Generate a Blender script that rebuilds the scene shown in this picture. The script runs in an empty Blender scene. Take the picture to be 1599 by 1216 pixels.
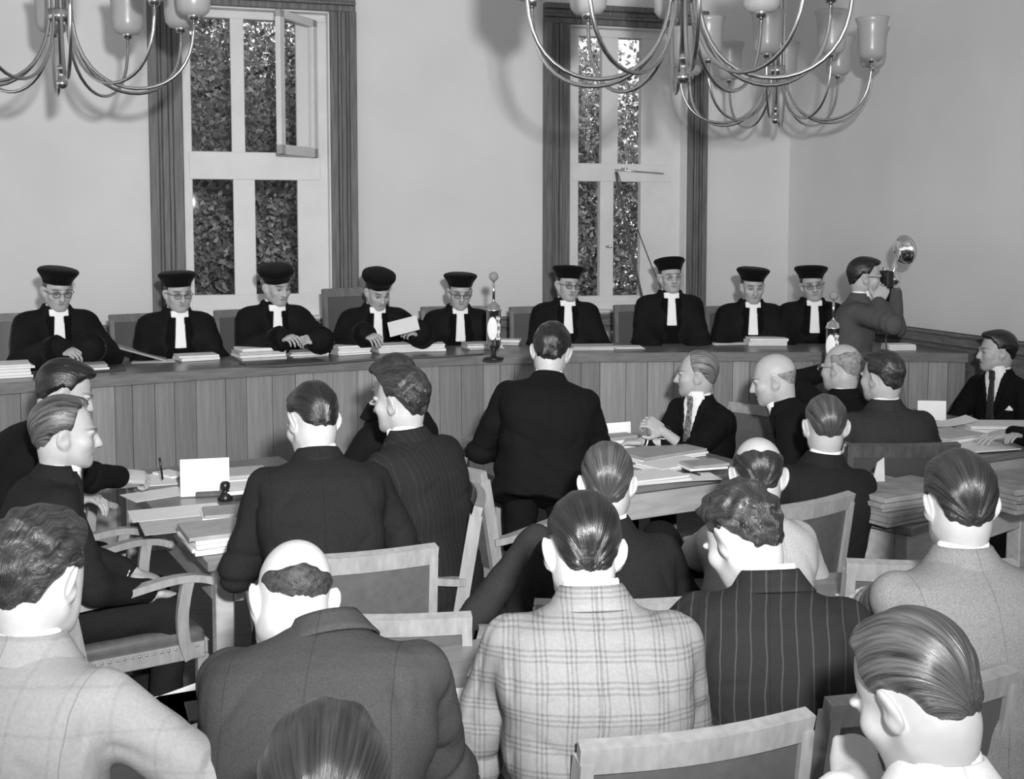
import bpy, math, random
import numpy as np
from mathutils import Matrix, Vector

# ------------------------------------------------------------------ camera, world, lights
SC = bpy.context.scene
COL = SC.collection
IMW, IMH = 1599.0, 1216.0
F_PX, PP_X, PP_Y, PITCH, CAM_H = 1800.0, 799.5, 490.0, math.radians(4.15), 1.90
cam_d = bpy.data.cameras.new('camera'); cam = bpy.data.objects.new('camera', cam_d); COL.objects.link(cam)
cam_d.sensor_width = 36.0; cam_d.lens = 36.0*F_PX/IMW
cam_d.shift_y = -(IMH/2-PP_Y)/IMW; cam_d.shift_x = (IMW/2-PP_X)/IMW
cam_d.clip_start = 0.05
cam.location = (0, 0, CAM_H); cam.rotation_euler = (math.pi/2-PITCH, 0, 0)
SC.camera = cam
SC.view_settings.view_transform = 'Standard'
SC.view_settings.look = 'None'
SC.view_settings.gamma = 1.0
SC.view_settings.use_curve_mapping = False
SC.view_settings.exposure = 0.0
world = bpy.data.worlds.new('overcast_sky'); SC.world = world
world.use_nodes = True
world.node_tree.nodes['Background'].inputs[0].default_value = (0.8, 0.8, 0.8, 1)
world.node_tree.nodes['Background'].inputs[1].default_value = 1.45
# photographer's flash gun held up beside the camera
fl_d = bpy.data.lights.new('press_flash', 'SPOT'); fl_d.energy = 1660.0; fl_d.shadow_soft_size = 0.075
fl_d.spot_size = math.radians(90); fl_d.spot_blend = 1.0          # deep reflector: soft-edged beam aimed at the far wall
fl = bpy.data.objects.new('press_flash', fl_d); COL.objects.link(fl)
fl.location = (0.24, -0.15, 2.34)
fl.rotation_euler = (Vector((-0.75, 9.0, 2.52))-Vector(fl.location)).to_track_quat('-Z', 'Y').to_euler()

# ------------------------------------------------------------------ pixel to place
_F = np.array([0, math.cos(PITCH), -math.sin(PITCH)]); _U = np.array([0, math.sin(PITCH), math.cos(PITCH)])
def ray(px, py):
    return np.array([(px-PP_X)/F_PX, 0, 0]) + _U*(-(py-PP_Y)/F_PX) + _F
CAMP = np.array([0, 0, CAM_H])
def at_z(px, py, z):
    r = ray(px, py); return CAMP + r*((z-CAM_H)/r[2])
def at_y(px, py, y):
    r = ray(px, py); return CAMP + r*(y/r[1])
TH = math.radians(16.2)
WU = np.array([math.cos(TH), math.sin(TH), 0]); WN = np.array([math.sin(TH), -math.cos(TH), 0]); W0 = np.array([-0.2, 9.52, 0])
def at_wall(px, py, off=0.0):                     # -> (u, z) on the back wall plane (off = distance into the room)
    r = ray(px, py); o = W0+WN*off
    t = np.dot(o-CAMP, WN)/np.dot(r, WN); p = CAMP+r*t
    return float(np.dot(p-W0, WU)), float(p[2])
def wall_pt(u, n, z): return W0+WU*u+WN*n+np.array([0, 0, z])

# ------------------------------------------------------------------ materials (all neutral greys: a black-and-white photograph)
MATS = {}
def g4(v): return (v, v, v, 1)
def seam_mask(N, L, tc):
    """tailored jacket: stitched seams down the middle of the back and round the arm holes"""
    sx = N.new('ShaderNodeSeparateXYZ'); L.new(tc.outputs['Object'], sx.inputs[0])
    def M_(op, a, b_):
        q = N.new('ShaderNodeMath'); q.operation = op
        for i, k in enumerate((a, b_)):
            if isinstance(k, (int, float)): q.inputs[i].default_value = k
            else: L.new(k, q.inputs[i])
        return q.outputs[0]
    ax = M_('ABSOLUTE', sx.outputs[0], 0); back = M_('LESS_THAN', sx.outputs[1], 0.0)
    m1 = M_('MULTIPLY', M_('LESS_THAN', ax, .0014), back)
    m2 = M_('LESS_THAN', M_('ABSOLUTE', M_('SUBTRACT', ax, .163), 0), .0014)
    return M_('SUBTRACT', 1.0, M_('MULTIPLY', M_('MAXIMUM', m1, m2), .26))
def mat(name, grey, rough=0.6, spec=0.3, noise=None, bump=None, stretch=(1, 1, 1), metal=0.0, rnd=0.0, attr=None, sheen=0.0, coat=0.0, seam=False):
    if name in MATS: return MATS[name]
    m = bpy.data.materials.new(name); m.use_nodes = True; nt = m.node_tree; N = nt.nodes; L = nt.links
    b = N['Principled BSDF']; b.inputs['Roughness'].default_value = rough
    b.inputs['Specular IOR Level'].default_value = spec; b.inputs['Metallic'].default_value = metal
    if sheen: b.inputs['Sheen Weight'].default_value = sheen
    if coat: b.inputs['Coat Weight'].default_value = coat; b.inputs['Coat Roughness'].default_value = 0.25
    b.inputs['Base Color'].default_value = g4(grey)
    tc = N.new('ShaderNodeTexCoord'); mp = N.new('ShaderNodeMapping'); mp.inputs['Scale'].default_value = stretch
    L.new(tc.outputs['Object'], mp.inputs['Vector'])
    val = None
    def mul(a, bsock):
        q = N.new('ShaderNodeMath'); q.operation = 'MULTIPLY'; L.new(bsock, q.inputs[0])
        if isinstance(a, (int, float)): q.inputs[1].default_value = a
        else: L.new(a, q.inputs[1])
        return q.outputs[0]
    if noise:
        t = N.new('ShaderNodeTexNoise'); t.inputs['Scale'].default_value = noise[0]; t.inputs['Detail'].default_value = 5
        L.new(mp.outputs[0], t.inputs['Vector'])
        r = N.new('ShaderNodeMapRange'); r.inputs['From Min'].default_value = 0.3; r.inputs['From Max'].default_value = 0.7
        r.inputs['To Min'].default_value = grey*(1-noise[1]); r.inputs['To Max'].default_value = min(1, grey*(1+noise[1]))
        L.new(t.outputs['Fac'], r.inputs['Value']); val = r.outputs[0]
    if rnd:
        o = N.new('ShaderNodeObjectInfo'); r = N.new('ShaderNodeMapRange')
        k = 1 if val is not None else grey
        r.inputs['To Min'].default_value = k*(1-rnd); r.inputs['To Max'].default_value = k*(1+rnd)
        L.new(o.outputs['Random'], r.inputs['Value'])
        val = r.outputs[0] if val is None else mul(r.outputs[0], val)
    if attr:
        a = N.new('ShaderNodeAttribute'); a.attribute_name = attr
        val = mul(grey, a.outputs['Fac']) if val is None else mul(a.outputs['Fac'], val)
    if val is not None and seam: val = mul(seam_mask(N, L, tc), val)
    if val is not None:
        c = N.new('ShaderNodeCombineColor')
        for i in range(3): L.new(val, c.inputs[i])
        L.new(c.outputs[0], b.inputs['Base Color'])
    if bump:
        t = N.new('ShaderNodeTexNoise'); t.inputs['Scale'].default_value = bump[0]; t.inputs['Detail'].default_value = 4
        L.new(mp.outputs[0], t.inputs['Vector'])
        u = N.new('ShaderNodeBump'); u.inputs['Strength'].default_value = bump[1]; u.inputs['Distance'].default_value = bump[2] if len(bump) > 2 else 0.004
        L.new(t.outputs['Fac'], u.inputs['Height']); L.new(u.outputs[0], b.inputs['Normal'])
    MATS[name] = m; return m

def line_cloth(name, base, line, specs, rough=0.85):
    """woven cloth: specs = [(axis, period, start, width), ...] thin woven lines of grey `line`"""
    m = bpy.data.materials.new(name); m.use_nodes = True; nt = m.node_tree; N = nt.nodes; L = nt.links
    b = N['Principled BSDF']; b.inputs['Roughness'].default_value = rough; b.inputs['Specular IOR Level'].default_value = 0.15
    tc = N.new('ShaderNodeTexCoord'); nz = N.new('ShaderNodeTexNoise'); nz.inputs['Scale'].default_value = 7
    L.new(tc.outputs['Object'], nz.inputs['Vector'])
    va = N.new('ShaderNodeVectorMath'); va.operation = 'MULTIPLY_ADD'; va.inputs[1].default_value = (0.018,)*3
    L.new(nz.outputs['Color'], va.inputs[0]); L.new(tc.outputs['Object'], va.inputs[2])
    sx = N.new('ShaderNodeSeparateXYZ'); L.new(va.outputs[0], sx.inputs[0])
    acc = None
    for ax, per, st, wd in specs:
        d = N.new('ShaderNodeMath'); d.operation = 'MULTIPLY_ADD'; d.inputs[1].default_value = 1/per; d.inputs[2].default_value = 10-st/per
        L.new(sx.outputs[ax], d.inputs[0])
        f = N.new('ShaderNodeMath'); f.operation = 'FRACT'; L.new(d.outputs[0], f.inputs[0])
        c = N.new('ShaderNodeMath'); c.operation = 'LESS_THAN'; c.inputs[1].default_value = wd/per; L.new(f.outputs[0], c.inputs[0])
        if acc is None: acc = c.outputs[0]
        else:
            q = N.new('ShaderNodeMath'); q.operation = 'ADD'; L.new(acc, q.inputs[0]); L.new(c.outputs[0], q.inputs[1]); acc = q.outputs[0]
    r = N.new('ShaderNodeMapRange'); r.inputs['From Max'].default_value = 2.0; r.clamp = True
    r.inputs['To Min'].default_value = base; r.inputs['To Max'].default_value = base+(line-base)*2; L.new(acc, r.inputs['Value'])
    n2 = N.new('ShaderNodeTexNoise'); n2.inputs['Scale'].default_value = 160; L.new(tc.outputs['Object'], n2.inputs['Vector'])
    q = N.new('ShaderNodeMath'); q.operation = 'MULTIPLY_ADD'; q.inputs[1].default_value = base*0.35; q.inputs[2].default_value = -base*0.17
    L.new(n2.outputs['Fac'], q.inputs[0])
    s = N.new('ShaderNodeMath'); s.operation = 'ADD'; L.new(q.outputs[0], s.inputs[0]); L.new(r.outputs[0], s.inputs[1])
    sm = N.new('ShaderNodeMath'); sm.operation = 'MULTIPLY'; L.new(s.outputs[0], sm.inputs[0]); L.new(seam_mask(N, L, tc), sm.inputs[1])
    c = N.new('ShaderNodeCombineColor')
    for i in range(3): L.new(sm.outputs[0], c.inputs[i])
    L.new(c.outputs[0], b.inputs['Base Color'])
    n3 = N.new('ShaderNodeTexNoise'); n3.inputs['Scale'].default_value = 14; L.new(tc.outputs['Object'], n3.inputs['Vector'])
    u = N.new('ShaderNodeBump'); u.inputs['Strength'].default_value = 0.35; u.inputs['Distance'].default_value = 0.01
    L.new(n3.outputs['Fac'], u.inputs['Height']); L.new(u.outputs[0], b.inputs['Normal'])
    MATS[name] = m; return m

def glass(name, tint=0.95, gl=0.06, rough=0.02):
    m = bpy.data.materials.new(name); m.use_nodes = True; nt = m.node_tree; N = nt.nodes; L = nt.links
    N.remove(N['Principled BSDF']); o = N['Material Output']
    t = N.new('ShaderNodeBsdfTransparent'); t.inputs[0].default_value = g4(tint)
    g = N.new('ShaderNodeBsdfGlossy'); g.inputs['Roughness'].default_value = rough; g.inputs[0].default_value = g4(0.9)
    x = N.new('ShaderNodeMixShader'); x.inputs[0].default_value = gl
    L.new(t.outputs[0], x.inputs[1]); L.new(g.outputs[0], x.inputs[2]); L.new(x.outputs[0], o.inputs[0])
    MATS[name] = m; return m
def frosted(name):
    m = bpy.data.materials.new(name); m.use_nodes = True; nt = m.node_tree; N = nt.nodes; L = nt.links
    N.remove(N['Principled BSDF']); o = N['Material Output']
    d = N.new('ShaderNodeBsdfDiffuse'); d.inputs[0].default_value = g4(0.62)
    t = N.new('ShaderNodeBsdfTranslucent'); t.inputs[0].default_value = g4(0.75)
    tr = N.new('ShaderNodeBsdfTransparent'); gl = N.new('ShaderNodeBsdfGlossy'); gl.inputs['Roughness'].default_value = 0.3
    a = N.new('ShaderNodeMixShader'); a.inputs[0].default_value = 0.5; L.new(d.outputs[0], a.inputs[1]); L.new(t.outputs[0], a.inputs[2])
    b = N.new('ShaderNodeMixShader'); b.inputs[0].default_value = 0.28; L.new(a.outputs[0], b.inputs[1]); L.new(tr.outputs[0], b.inputs[2])
    c = N.new('ShaderNodeMixShader'); c.inputs[0].default_value = 0.05; L.new(b.outputs[0], c.inputs[1]); L.new(gl.outputs[0], c.inputs[2])
    L.new(c.outputs[0], o.inputs[0]); MATS[name] = m; return m

mat('plaster', 0.69, 0.9, 0.1, noise=(1.3, 0.05), bump=(90, 0.12, 0.002))
mat('ceiling_paint', 0.75, 0.9, 0.1)
mat('parquet', 0.10, 0.45, 0.3, noise=(6, 0.3), stretch=(1, 8, 1))
mat('dais_wood', 0.12, 0.5, 0.3, noise=(6, 0.2))
mat('white_paint', 0.70, 0.45, 0.35, noise=(5, 0.05))
mat('casing_wood', 0.135, 0.5, 0.3, noise=(5, 0.35), stretch=(14, 14, 0.7))
mat('dado_wood', 0.16, 0.5, 0.3, noise=(5, 0.3), stretch=(2, 2, 12))
mat('plank_wood', 0.265, 0.45, 0.35, noise=(4, 0.16), stretch=(16, 16, 0.8), rnd=0.27)
mat('bench_top_wood', 0.15, 0.3, 0.4, noise=(5, 0.2), stretch=(1, 1, 6))
mat('bench_edge_wood', 0.17, 0.4, 0.35, noise=(5, 0.2), stretch=(1.5, 1.5, 14))
mat('table_wood', 0.19, 0.32, 0.4, noise=(6, 0.18), stretch=(1, 7, 7))
mat('table_edge_wood', 0.42, 0.45, 0.35, noise=(6, 0.15), stretch=(1, 6, 6))
mat('chair_wood', 0.30, 0.4, 0.4, noise=(9, 0.16), stretch=(5, 5, 1.2))
mat('chair_leather', 0.095, 0.42, 0.4, noise=(30, 0.12), bump=(160, 0.2, 0.002))
mat('judge_wood', 0.17, 0.4, 0.4, noise=(9, 0.2), stretch=(6, 6, 1))
mat('judge_leather', 0.10, 0.45, 0.35, bump=(160, 0.2, 0.002))
mat('dark_wood', 0.075, 0.4, 0.4, noise=(9, 0.25), stretch=(6, 6, 1))
mat('dark_leather', 0.055, 0.4, 0.4, bump=(160, 0.2, 0.002))
mat('nail_brass', 0.6, 0.3, 0.5, metal=1.0)
mat('brass', 0.55, 0.26, 0.5, metal=1.0)
mat('chrome', 0.8, 0.15, 0.5, metal=1.0)
mat('black_plastic', 0.012, 0.3, 0.5)
mat('radiator_paint', 0.45, 0.5, 0.3)
mat('paper', 0.80, 0.8, 0.2, noise=(20, 0.04))
mat('paper_grey', 0.50, 0.8, 0.2, noise=(20, 0.10))
mat('card_white', 0.92, 0.7, 0.2)
mat('folder_grey', 0.36, 0.7, 0.25, noise=(15, 0.12))
mat('folder_dark', 0.04, 0.5, 0.35)
mat('kraft', 0.27, 0.75, 0.2, noise=(12, 0.2), bump=(16, 0.7, 0.012))
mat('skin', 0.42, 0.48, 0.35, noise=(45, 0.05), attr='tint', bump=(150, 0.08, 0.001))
def hair_mat(name, grey, vary, rough=.30, spec=.6, wavy=0.0, bump=.5, freq=30):
    """combed strands: noise drawn out along the head from brow to nape"""
    m = bpy.data.materials.new(name); m.use_nodes = True; nt = m.node_tree; N = nt.nodes; L = nt.links
    b = N['Principled BSDF']; b.inputs['Roughness'].default_value = rough; b.inputs['Specular IOR Level'].default_value = spec
    tc = N.new('ShaderNodeTexCoord'); src = tc.outputs['Object']
    if wavy:
        w = N.new('ShaderNodeTexNoise'); w.inputs['Scale'].default_value = 22; L.new(src, w.inputs['Vector'])
        v = N.new('ShaderNodeVectorMath'); v.operation = 'MULTIPLY_ADD'; v.inputs[1].default_value = (wavy,)*3; L.new(w.outputs['Color'], v.inputs[0]); L.new(src, v.inputs[2]); src = v.outputs[0]
    sx = N.new('ShaderNodeSeparateXYZ'); L.new(src, sx.inputs[0])
    def M_(op, a, b_):
        q = N.new('ShaderNodeMath'); q.operation = op
        for i, k in enumerate((a, b_)):
            if isinstance(k, (int, float)): q.inputs[i].default_value = k
            else: L.new(k, q.inputs[i])
        return q.outputs[0]
    ang = M_('ARCTAN2', sx.outputs[0], M_('ADD', sx.outputs[2], .06))
    cx = N.new('ShaderNodeCombineXYZ'); L.new(M_('MULTIPLY', ang, freq), cx.inputs[0]); L.new(M_('MULTIPLY', sx.outputs[1], 9), cx.inputs[1]); L.new(M_('MULTIPLY', sx.outputs[2], 5), cx.inputs[2])
    t = N.new('ShaderNodeTexNoise'); t.inputs['Scale'].default_value = 1.0; t.inputs['Detail'].default_value = 7; t.inputs['Roughness'].default_value = .62; L.new(cx.outputs[0], t.inputs['Vector'])
    r = N.new('ShaderNodeMapRange'); r.inputs['From Min'].default_value = .33; r.inputs['From Max'].default_value = .68; r.inputs['To Min'].default_value = grey*(1-vary); r.inputs['To Max'].default_value = grey*(1+vary*1.6); L.new(t.outputs['Fac'], r.inputs['Value'])
    c = N.new('ShaderNodeCombineColor')
    for i in range(3): L.new(r.outputs[0], c.inputs[i])
    L.new(c.outputs[0], b.inputs['Base Color'])
    u = N.new('ShaderNodeBump'); u.inputs['Strength'].default_value = bump; u.inputs['Distance'].default_value = .006; L.new(t.outputs['Fac'], u.inputs['Height']); L.new(u.outputs[0], b.inputs['Normal'])
    MATS[name] = m
hair_mat('hair_black', .008, .6, .27, .6)
hair_mat('hair_brown', .018, .7, .28, .6)
hair_mat('hair_wavy', .020, .7, .33, .5, wavy=.035, bump=.8)
hair_mat('hair_grey', .045, .8, .30, .6)
hair_mat('hair_silver', .13, .75, .36, .5)
hair_mat('hair_streaked', .06, .9, .33, .55, wavy=.012, freq=20)
mat('hair_fringe', 0.030, 0.6, 0.3, noise=(90, 0.7), bump=(140, 0.6, 0.004))
mat('hair_fringe_grey', 0.22, 0.6, 0.3, noise=(60, 0.4), bump=(90, 0.4, 0.004))
mat('shirt', 0.86, 0.8, 0.2)
mat('robe', 0.010, 0.85, 0.12, noise=(8, 0.3), bump=(9, 0.5, 0.02))
mat('velvet', 0.006, 0.9, 0.05, sheen=0.05)
mat('suit_black', 0.0065, 0.85, 0.12, noise=(300, 0.3), bump=(9, 0.45, 0.015), seam=True)
mat('suit_charcoal', 0.0150, 0.85, 0.12, noise=(300, 0.3), bump=(9, 0.45, 0.015), seam=True)
mat('suit_grey', 0.031, 0.85, 0.12, noise=(300, 0.25), bump=(9, 0.45, 0.015), seam=True)
mat('suit_lightgrey', 0.085, 0.85, 0.12, noise=(300, 0.25), bump=(9, 0.45, 0.015), seam=True)
mat('suit_midgrey', 0.045, 0.85, 0.12, noise=(300, 0.2), bump=(8, 0.5, 0.018), seam=True)
mat('trousers_grey', 0.035, 0.85, 0.12, noise=(300, 0.25), bump=(9, 0.45, 0.015))
mat('jacket_light', 0.42, 0.9, 0.1, noise=(220, 0.16), bump=(8, 0.4, 0.015), seam=True)
mat('jacket_tweed', 0.215, 0.9, 0.1, noise=(260, 0.22), bump=(8, 0.4, 0.015), seam=True)
mat('jacket_pale', 0.80, 0.9, 0.1, noise=(240, 0.08), bump=(8, 0.4, 0.015), seam=True)
line_cloth('jacket_check', 0.215, 0.165, [(0, .062, 0, .0045), (0, .062, .010, .0045), (0, .062, .020, .0045), (2, .058, 0, .0045), (2, .058, .010, .0045), (2, .058, .020, .0045)])
line_cloth('jacket_flannel', 0.27, 0.248, [(0, .075, 0, .006), (2, .075, 0, .006)])
line_cloth('suit_pinstripe', 0.018, 0.048, [(0, .034, 0, .0032)])
line_cloth('suit_faint_stripe', 0.016, 0.024, [(0, .022, 0, .003)])
mat('shoe', 0.010, 0.25, 0.5)
mat('tie_dark', 0.03, 0.6, 0.3)
mat('tie_pattern', 0.16, 0.6, 0.3, noise=(60, 0.9))
mat('leaf', 0.48, 0.6, 0.3, rnd=0.0, attr='tint')
mat('bark', 0.06, 0.9, 0.1, noise=(12, 0.4))
mat('lawn', 0.14, 0.9, 0.1, noise=(3, 0.4))
mat('foam', 0.30, 0.9, 0.1, bump=(120, 0.6, 0.004))
mat('cord', 0.10, 0.7, 0.2)
glass('window_glass', 0.97, 0.006); glass('lens_glass', 0.96, 0.10, 0.05); frosted('frosted_glass')

# ------------------------------------------------------------------ mesh helpers
def set_props(o, label=None, cat=None, group=None, kind=None):
    if label: o['label'] = label
    if cat: o['category'] = cat
    if group: o['group'] = group
    if kind: o['kind'] = kind
    return o
def empty(name, loc=(0, 0, 0), rz=0.0, label=None, cat=None, group=None, kind=None, M=None):
    o = bpy.data.objects.new(name, None); COL.objects.link(o); o.empty_display_size = 0.1
    if M is not None: o.matrix_basis = M
    else: o.location = [float(v) for v in loc]; o.rotation_euler = (0, 0, rz)
    return set_props(o, label, cat, group, kind)
def link(name, me, m, parent=None, M=None, **kw):
    o = bpy.data.objects.new(name, me); COL.objects.link(o)
    if m is not None and not me.materials: me.materials.append(MATS[m] if isinstance(m, str) else m)
    if parent is not None: o.parent = parent
    if M is not None: o.matrix_basis = M
    return set_props(o, **kw)
def copy_tree(o, parent=None):
    c = o.copy(); COL.objects.link(c); c.parent = parent
    for ch in o.children: copy_tree(ch, c)
    return c

class MB:
    def __init__(s): s.v = []; s.f = []; s.sm = []
    def add(s, vs, fs, smooth=False):
        n = len(s.v); s.v += [tuple(float(q) for q in p) for p in vs]; s.f += [tuple(i+n for i in f) for f in fs]; s.sm += [smooth]*len(fs); return s
    def box(s, c, size, R=None, bev=0.0):
        hx, hy, hz = size[0]/2, size[1]/2, size[2]/2
        b = min(bev, hx*.9, hy*.9, hz*.9)
        if b <= 0:
            P = [(x, y, z) for x in (-hx, hx) for y in (-hy, hy) for z in (-hz, hz)]
            Fc = [(0, 1, 3, 2), (4, 6, 7, 5), (0, 4, 5, 1), (2, 3, 7, 6), (0, 2, 6, 4), (1, 5, 7, 3)]
        else:                                      # chamfered box, 24 corners
            P = []; idx = {}
            for sx in (-1, 1):
                for sy in (-1, 1):
                    for sz in (-1, 1):
                        for k in range(3):
                            p = [sx*(hx-b), sy*(hy-b), sz*(hz-b)]; p[k] = (sx*hx, sy*hy, sz*hz)[k]
                            idx[(sx, sy, sz, k)] = len(P); P.append(tuple(p))
            Fc = []
            for k in range(3):
                a, d = [(1, 2), (2, 0), (0, 1)][k]
                for sg in (-1, 1):
                    q = []
                    for (u, w) in ((-1, -1), (1, -1), (1, 1), (-1, 1)):
                        sgn = [0, 0, 0]; sgn[k] = sg; sgn[a] = u; sgn[d] = w; q.append(idx[(*sgn, k)])
                    Fc.append(tuple(q if sg > 0 else q[::-1]))
                for u in (-1, 1):
                    for w in (-1, 1):              # edge along axis k
                        q = []
                        for sg, kk in ((-1, a), (1, a), (1, d), (-1, d)):
                            sgn = [0, 0, 0]; sgn[k] = sg; sgn[a] = u; sgn[d] = w; q.append(idx[(*sgn, kk)])
                        Fc.append(tuple(q if u*w < 0 else q[::-1]))
            for sx in (-1, 1):
                for sy in (-1, 1):
                    for sz in (-1, 1):
                        q = [idx[(sx, sy, sz, k)] for k in range(3)]
                        Fc.append(tuple(q if sx*sy*sz > 0 else q[::-1]))
        P = np.array(P)
        if R is not None: P = P @ np.array(R).T
        return s.add(P+np.array(c), Fc)
    def tube(s, path, r, n=8, cap=True, smooth=True, flat=None):
        path = [np.array(p, float) for p in path]; m = len(path)
        rr = [r]*m if np.isscalar(r) else list(r)
        t0 = path[1]-path[0]; t0 = t0/np.linalg.norm(t0)
        a = np.cross(t0, (0, 0, 1)) if abs(t0[2]) < .9 else np.cross(t0, (1, 0, 0)); a = a/np.linalg.norm(a)
        V = []
        for i in range(m):
            t = path[min(i+1, m-1)]-path[max(i-1, 0)]; t = t/np.linalg.norm(t)
            a = a-t*np.dot(a, t); a = a/np.linalg.norm(a); b = np.cross(t, a)
            for k in range(n):
                an = 2*math.pi*k/n; fl = flat or (1, 1)
                V.append(path[i]+(a*math.cos(an)*fl[0]+b*math.sin(an)*fl[1])*rr[i])
        Fc = [(i*n+k, i*n+(k+1) % n, (i+1)*n+(k+1) % n, (i+1)*n+k) for i in range(m-1) for k in range(n)]
        if cap: Fc += [tuple(range(n))[::-1], tuple((m-1)*n+k for k in range(n))]
        return s.add(V, Fc, smooth)
    def lathe(s, prof, n=20, c=(0, 0, 0), sx=1, sy=1, lobes=None, R=None, smooth=True, close=True):
        V = []
        for r, z in prof:
            for k in range(n):
                an = 2*math.pi*k/n; q = r*(1+(lobes[1]*math.cos(lobes[0]*an) if lobes else 0))
                V.append((q*math.cos(an)*sx, q*math.sin(an)*sy, z))
        m = len(prof)
        Fc = [(i*n+k, i*n+(k+1) % n, (i+1)*n+(k+1) % n, (i+1)*n+k) for i in range(m-1) for k in range(n)]
        if close: Fc += [tuple(range(n))[::-1], tuple((m-1)*n+k for k in range(n))]
        V = np.array(V)
        if R is not None: V = V @ np.array(R).T
        return s.add(V+np.array(c), Fc, smooth)
    def prism(s, poly, z0, z1, M=None):
        n = len(poly); V = [(p[0], p[1], z0) for p in poly]+[(p[0], p[1], z1) for p in poly]
        Fc = [tuple(range(n))[::-1], tuple(range(n, 2*n))]+[(i, (i+1) % n, n+(i+1) % n, n+i) for i in range(n)]
        V = np.array(V, float)
        if M is not None: V = V @ np.array(M)[:3, :3].T+np.array(M)[:3, 3]
        return s.add(V, Fc)
    def ribbon(s, path, w, h, axis=(0, 0, 1)):      # rectangular bar swept along a path; h along `axis`-ish, w across
        path = [np.array(p, float) for p in path]; m = len(path); V = []
        ww = [w]*m if np.isscalar(w) else w; hh = [h]*m if np.isscalar(h) else h
        for i in range(m):
            t = path[min(i+1, m-1)]-path[max(i-1, 0)]; t = t/np.linalg.norm(t)
            b = np.cross(t, axis); b = b/np.linalg.norm(b); c = np.cross(b, t)
            for sb, sc in ((-1, -1), (1, -1), (1, 1), (-1, 1)): V.append(path[i]+b*sb*ww[i]/2+c*sc*hh[i]/2)
        Fc = [(i*4+k, i*4+(k+1) % 4, (i+1)*4+(k+1) % 4, (i+1)*4+k) for i in range(m-1) for k in range(4)]
        Fc += [(3, 2, 1, 0), tuple((m-1)*4+k for k in range(4))]
        return s.add(V, Fc)
    def mesh(s, name):
        me = bpy.data.meshes.new(name); me.from_pydata(s.v, [], s.f)
        me.polygons.foreach_set('use_smooth', s.sm); me.update(); return me
    def obj(s, name, m, parent=None, M=None, **kw): return link(name, s.mesh(name), m, parent, M, **kw)

def rz(a):
    c, s_ = math.cos(a), math.sin(a); return np.array([[c, -s_, 0], [s_, c, 0], [0, 0, 1.]])
def rx(a):
    c, s_ = math.cos(a), math.sin(a); return np.array([[1., 0, 0], [0, c, -s_], [0, s_, c]])
def ry(a):
    c, s_ = math.cos(a), math.sin(a); return np.array([[c, 0, s_], [0, 1., 0], [-s_, 0, c]])
def m4(R, t):
    M = Matrix.Identity(4)
    for i in range(3):
        for j in range(3): M[i][j] = float(R[i][j])
        M[i][3] = float(t[i])
    return M
def bez(p, n=12):
    p = [np.array(q, float) for q in p]; out = []
    for i in range(n+1):
        t = i/n; a = list(p)
        while len(a) > 1: a = [a[k]*(1-t)+a[k+1]*t for k in range(len(a)-1)]
        out.append(a[0])
    return out
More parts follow.
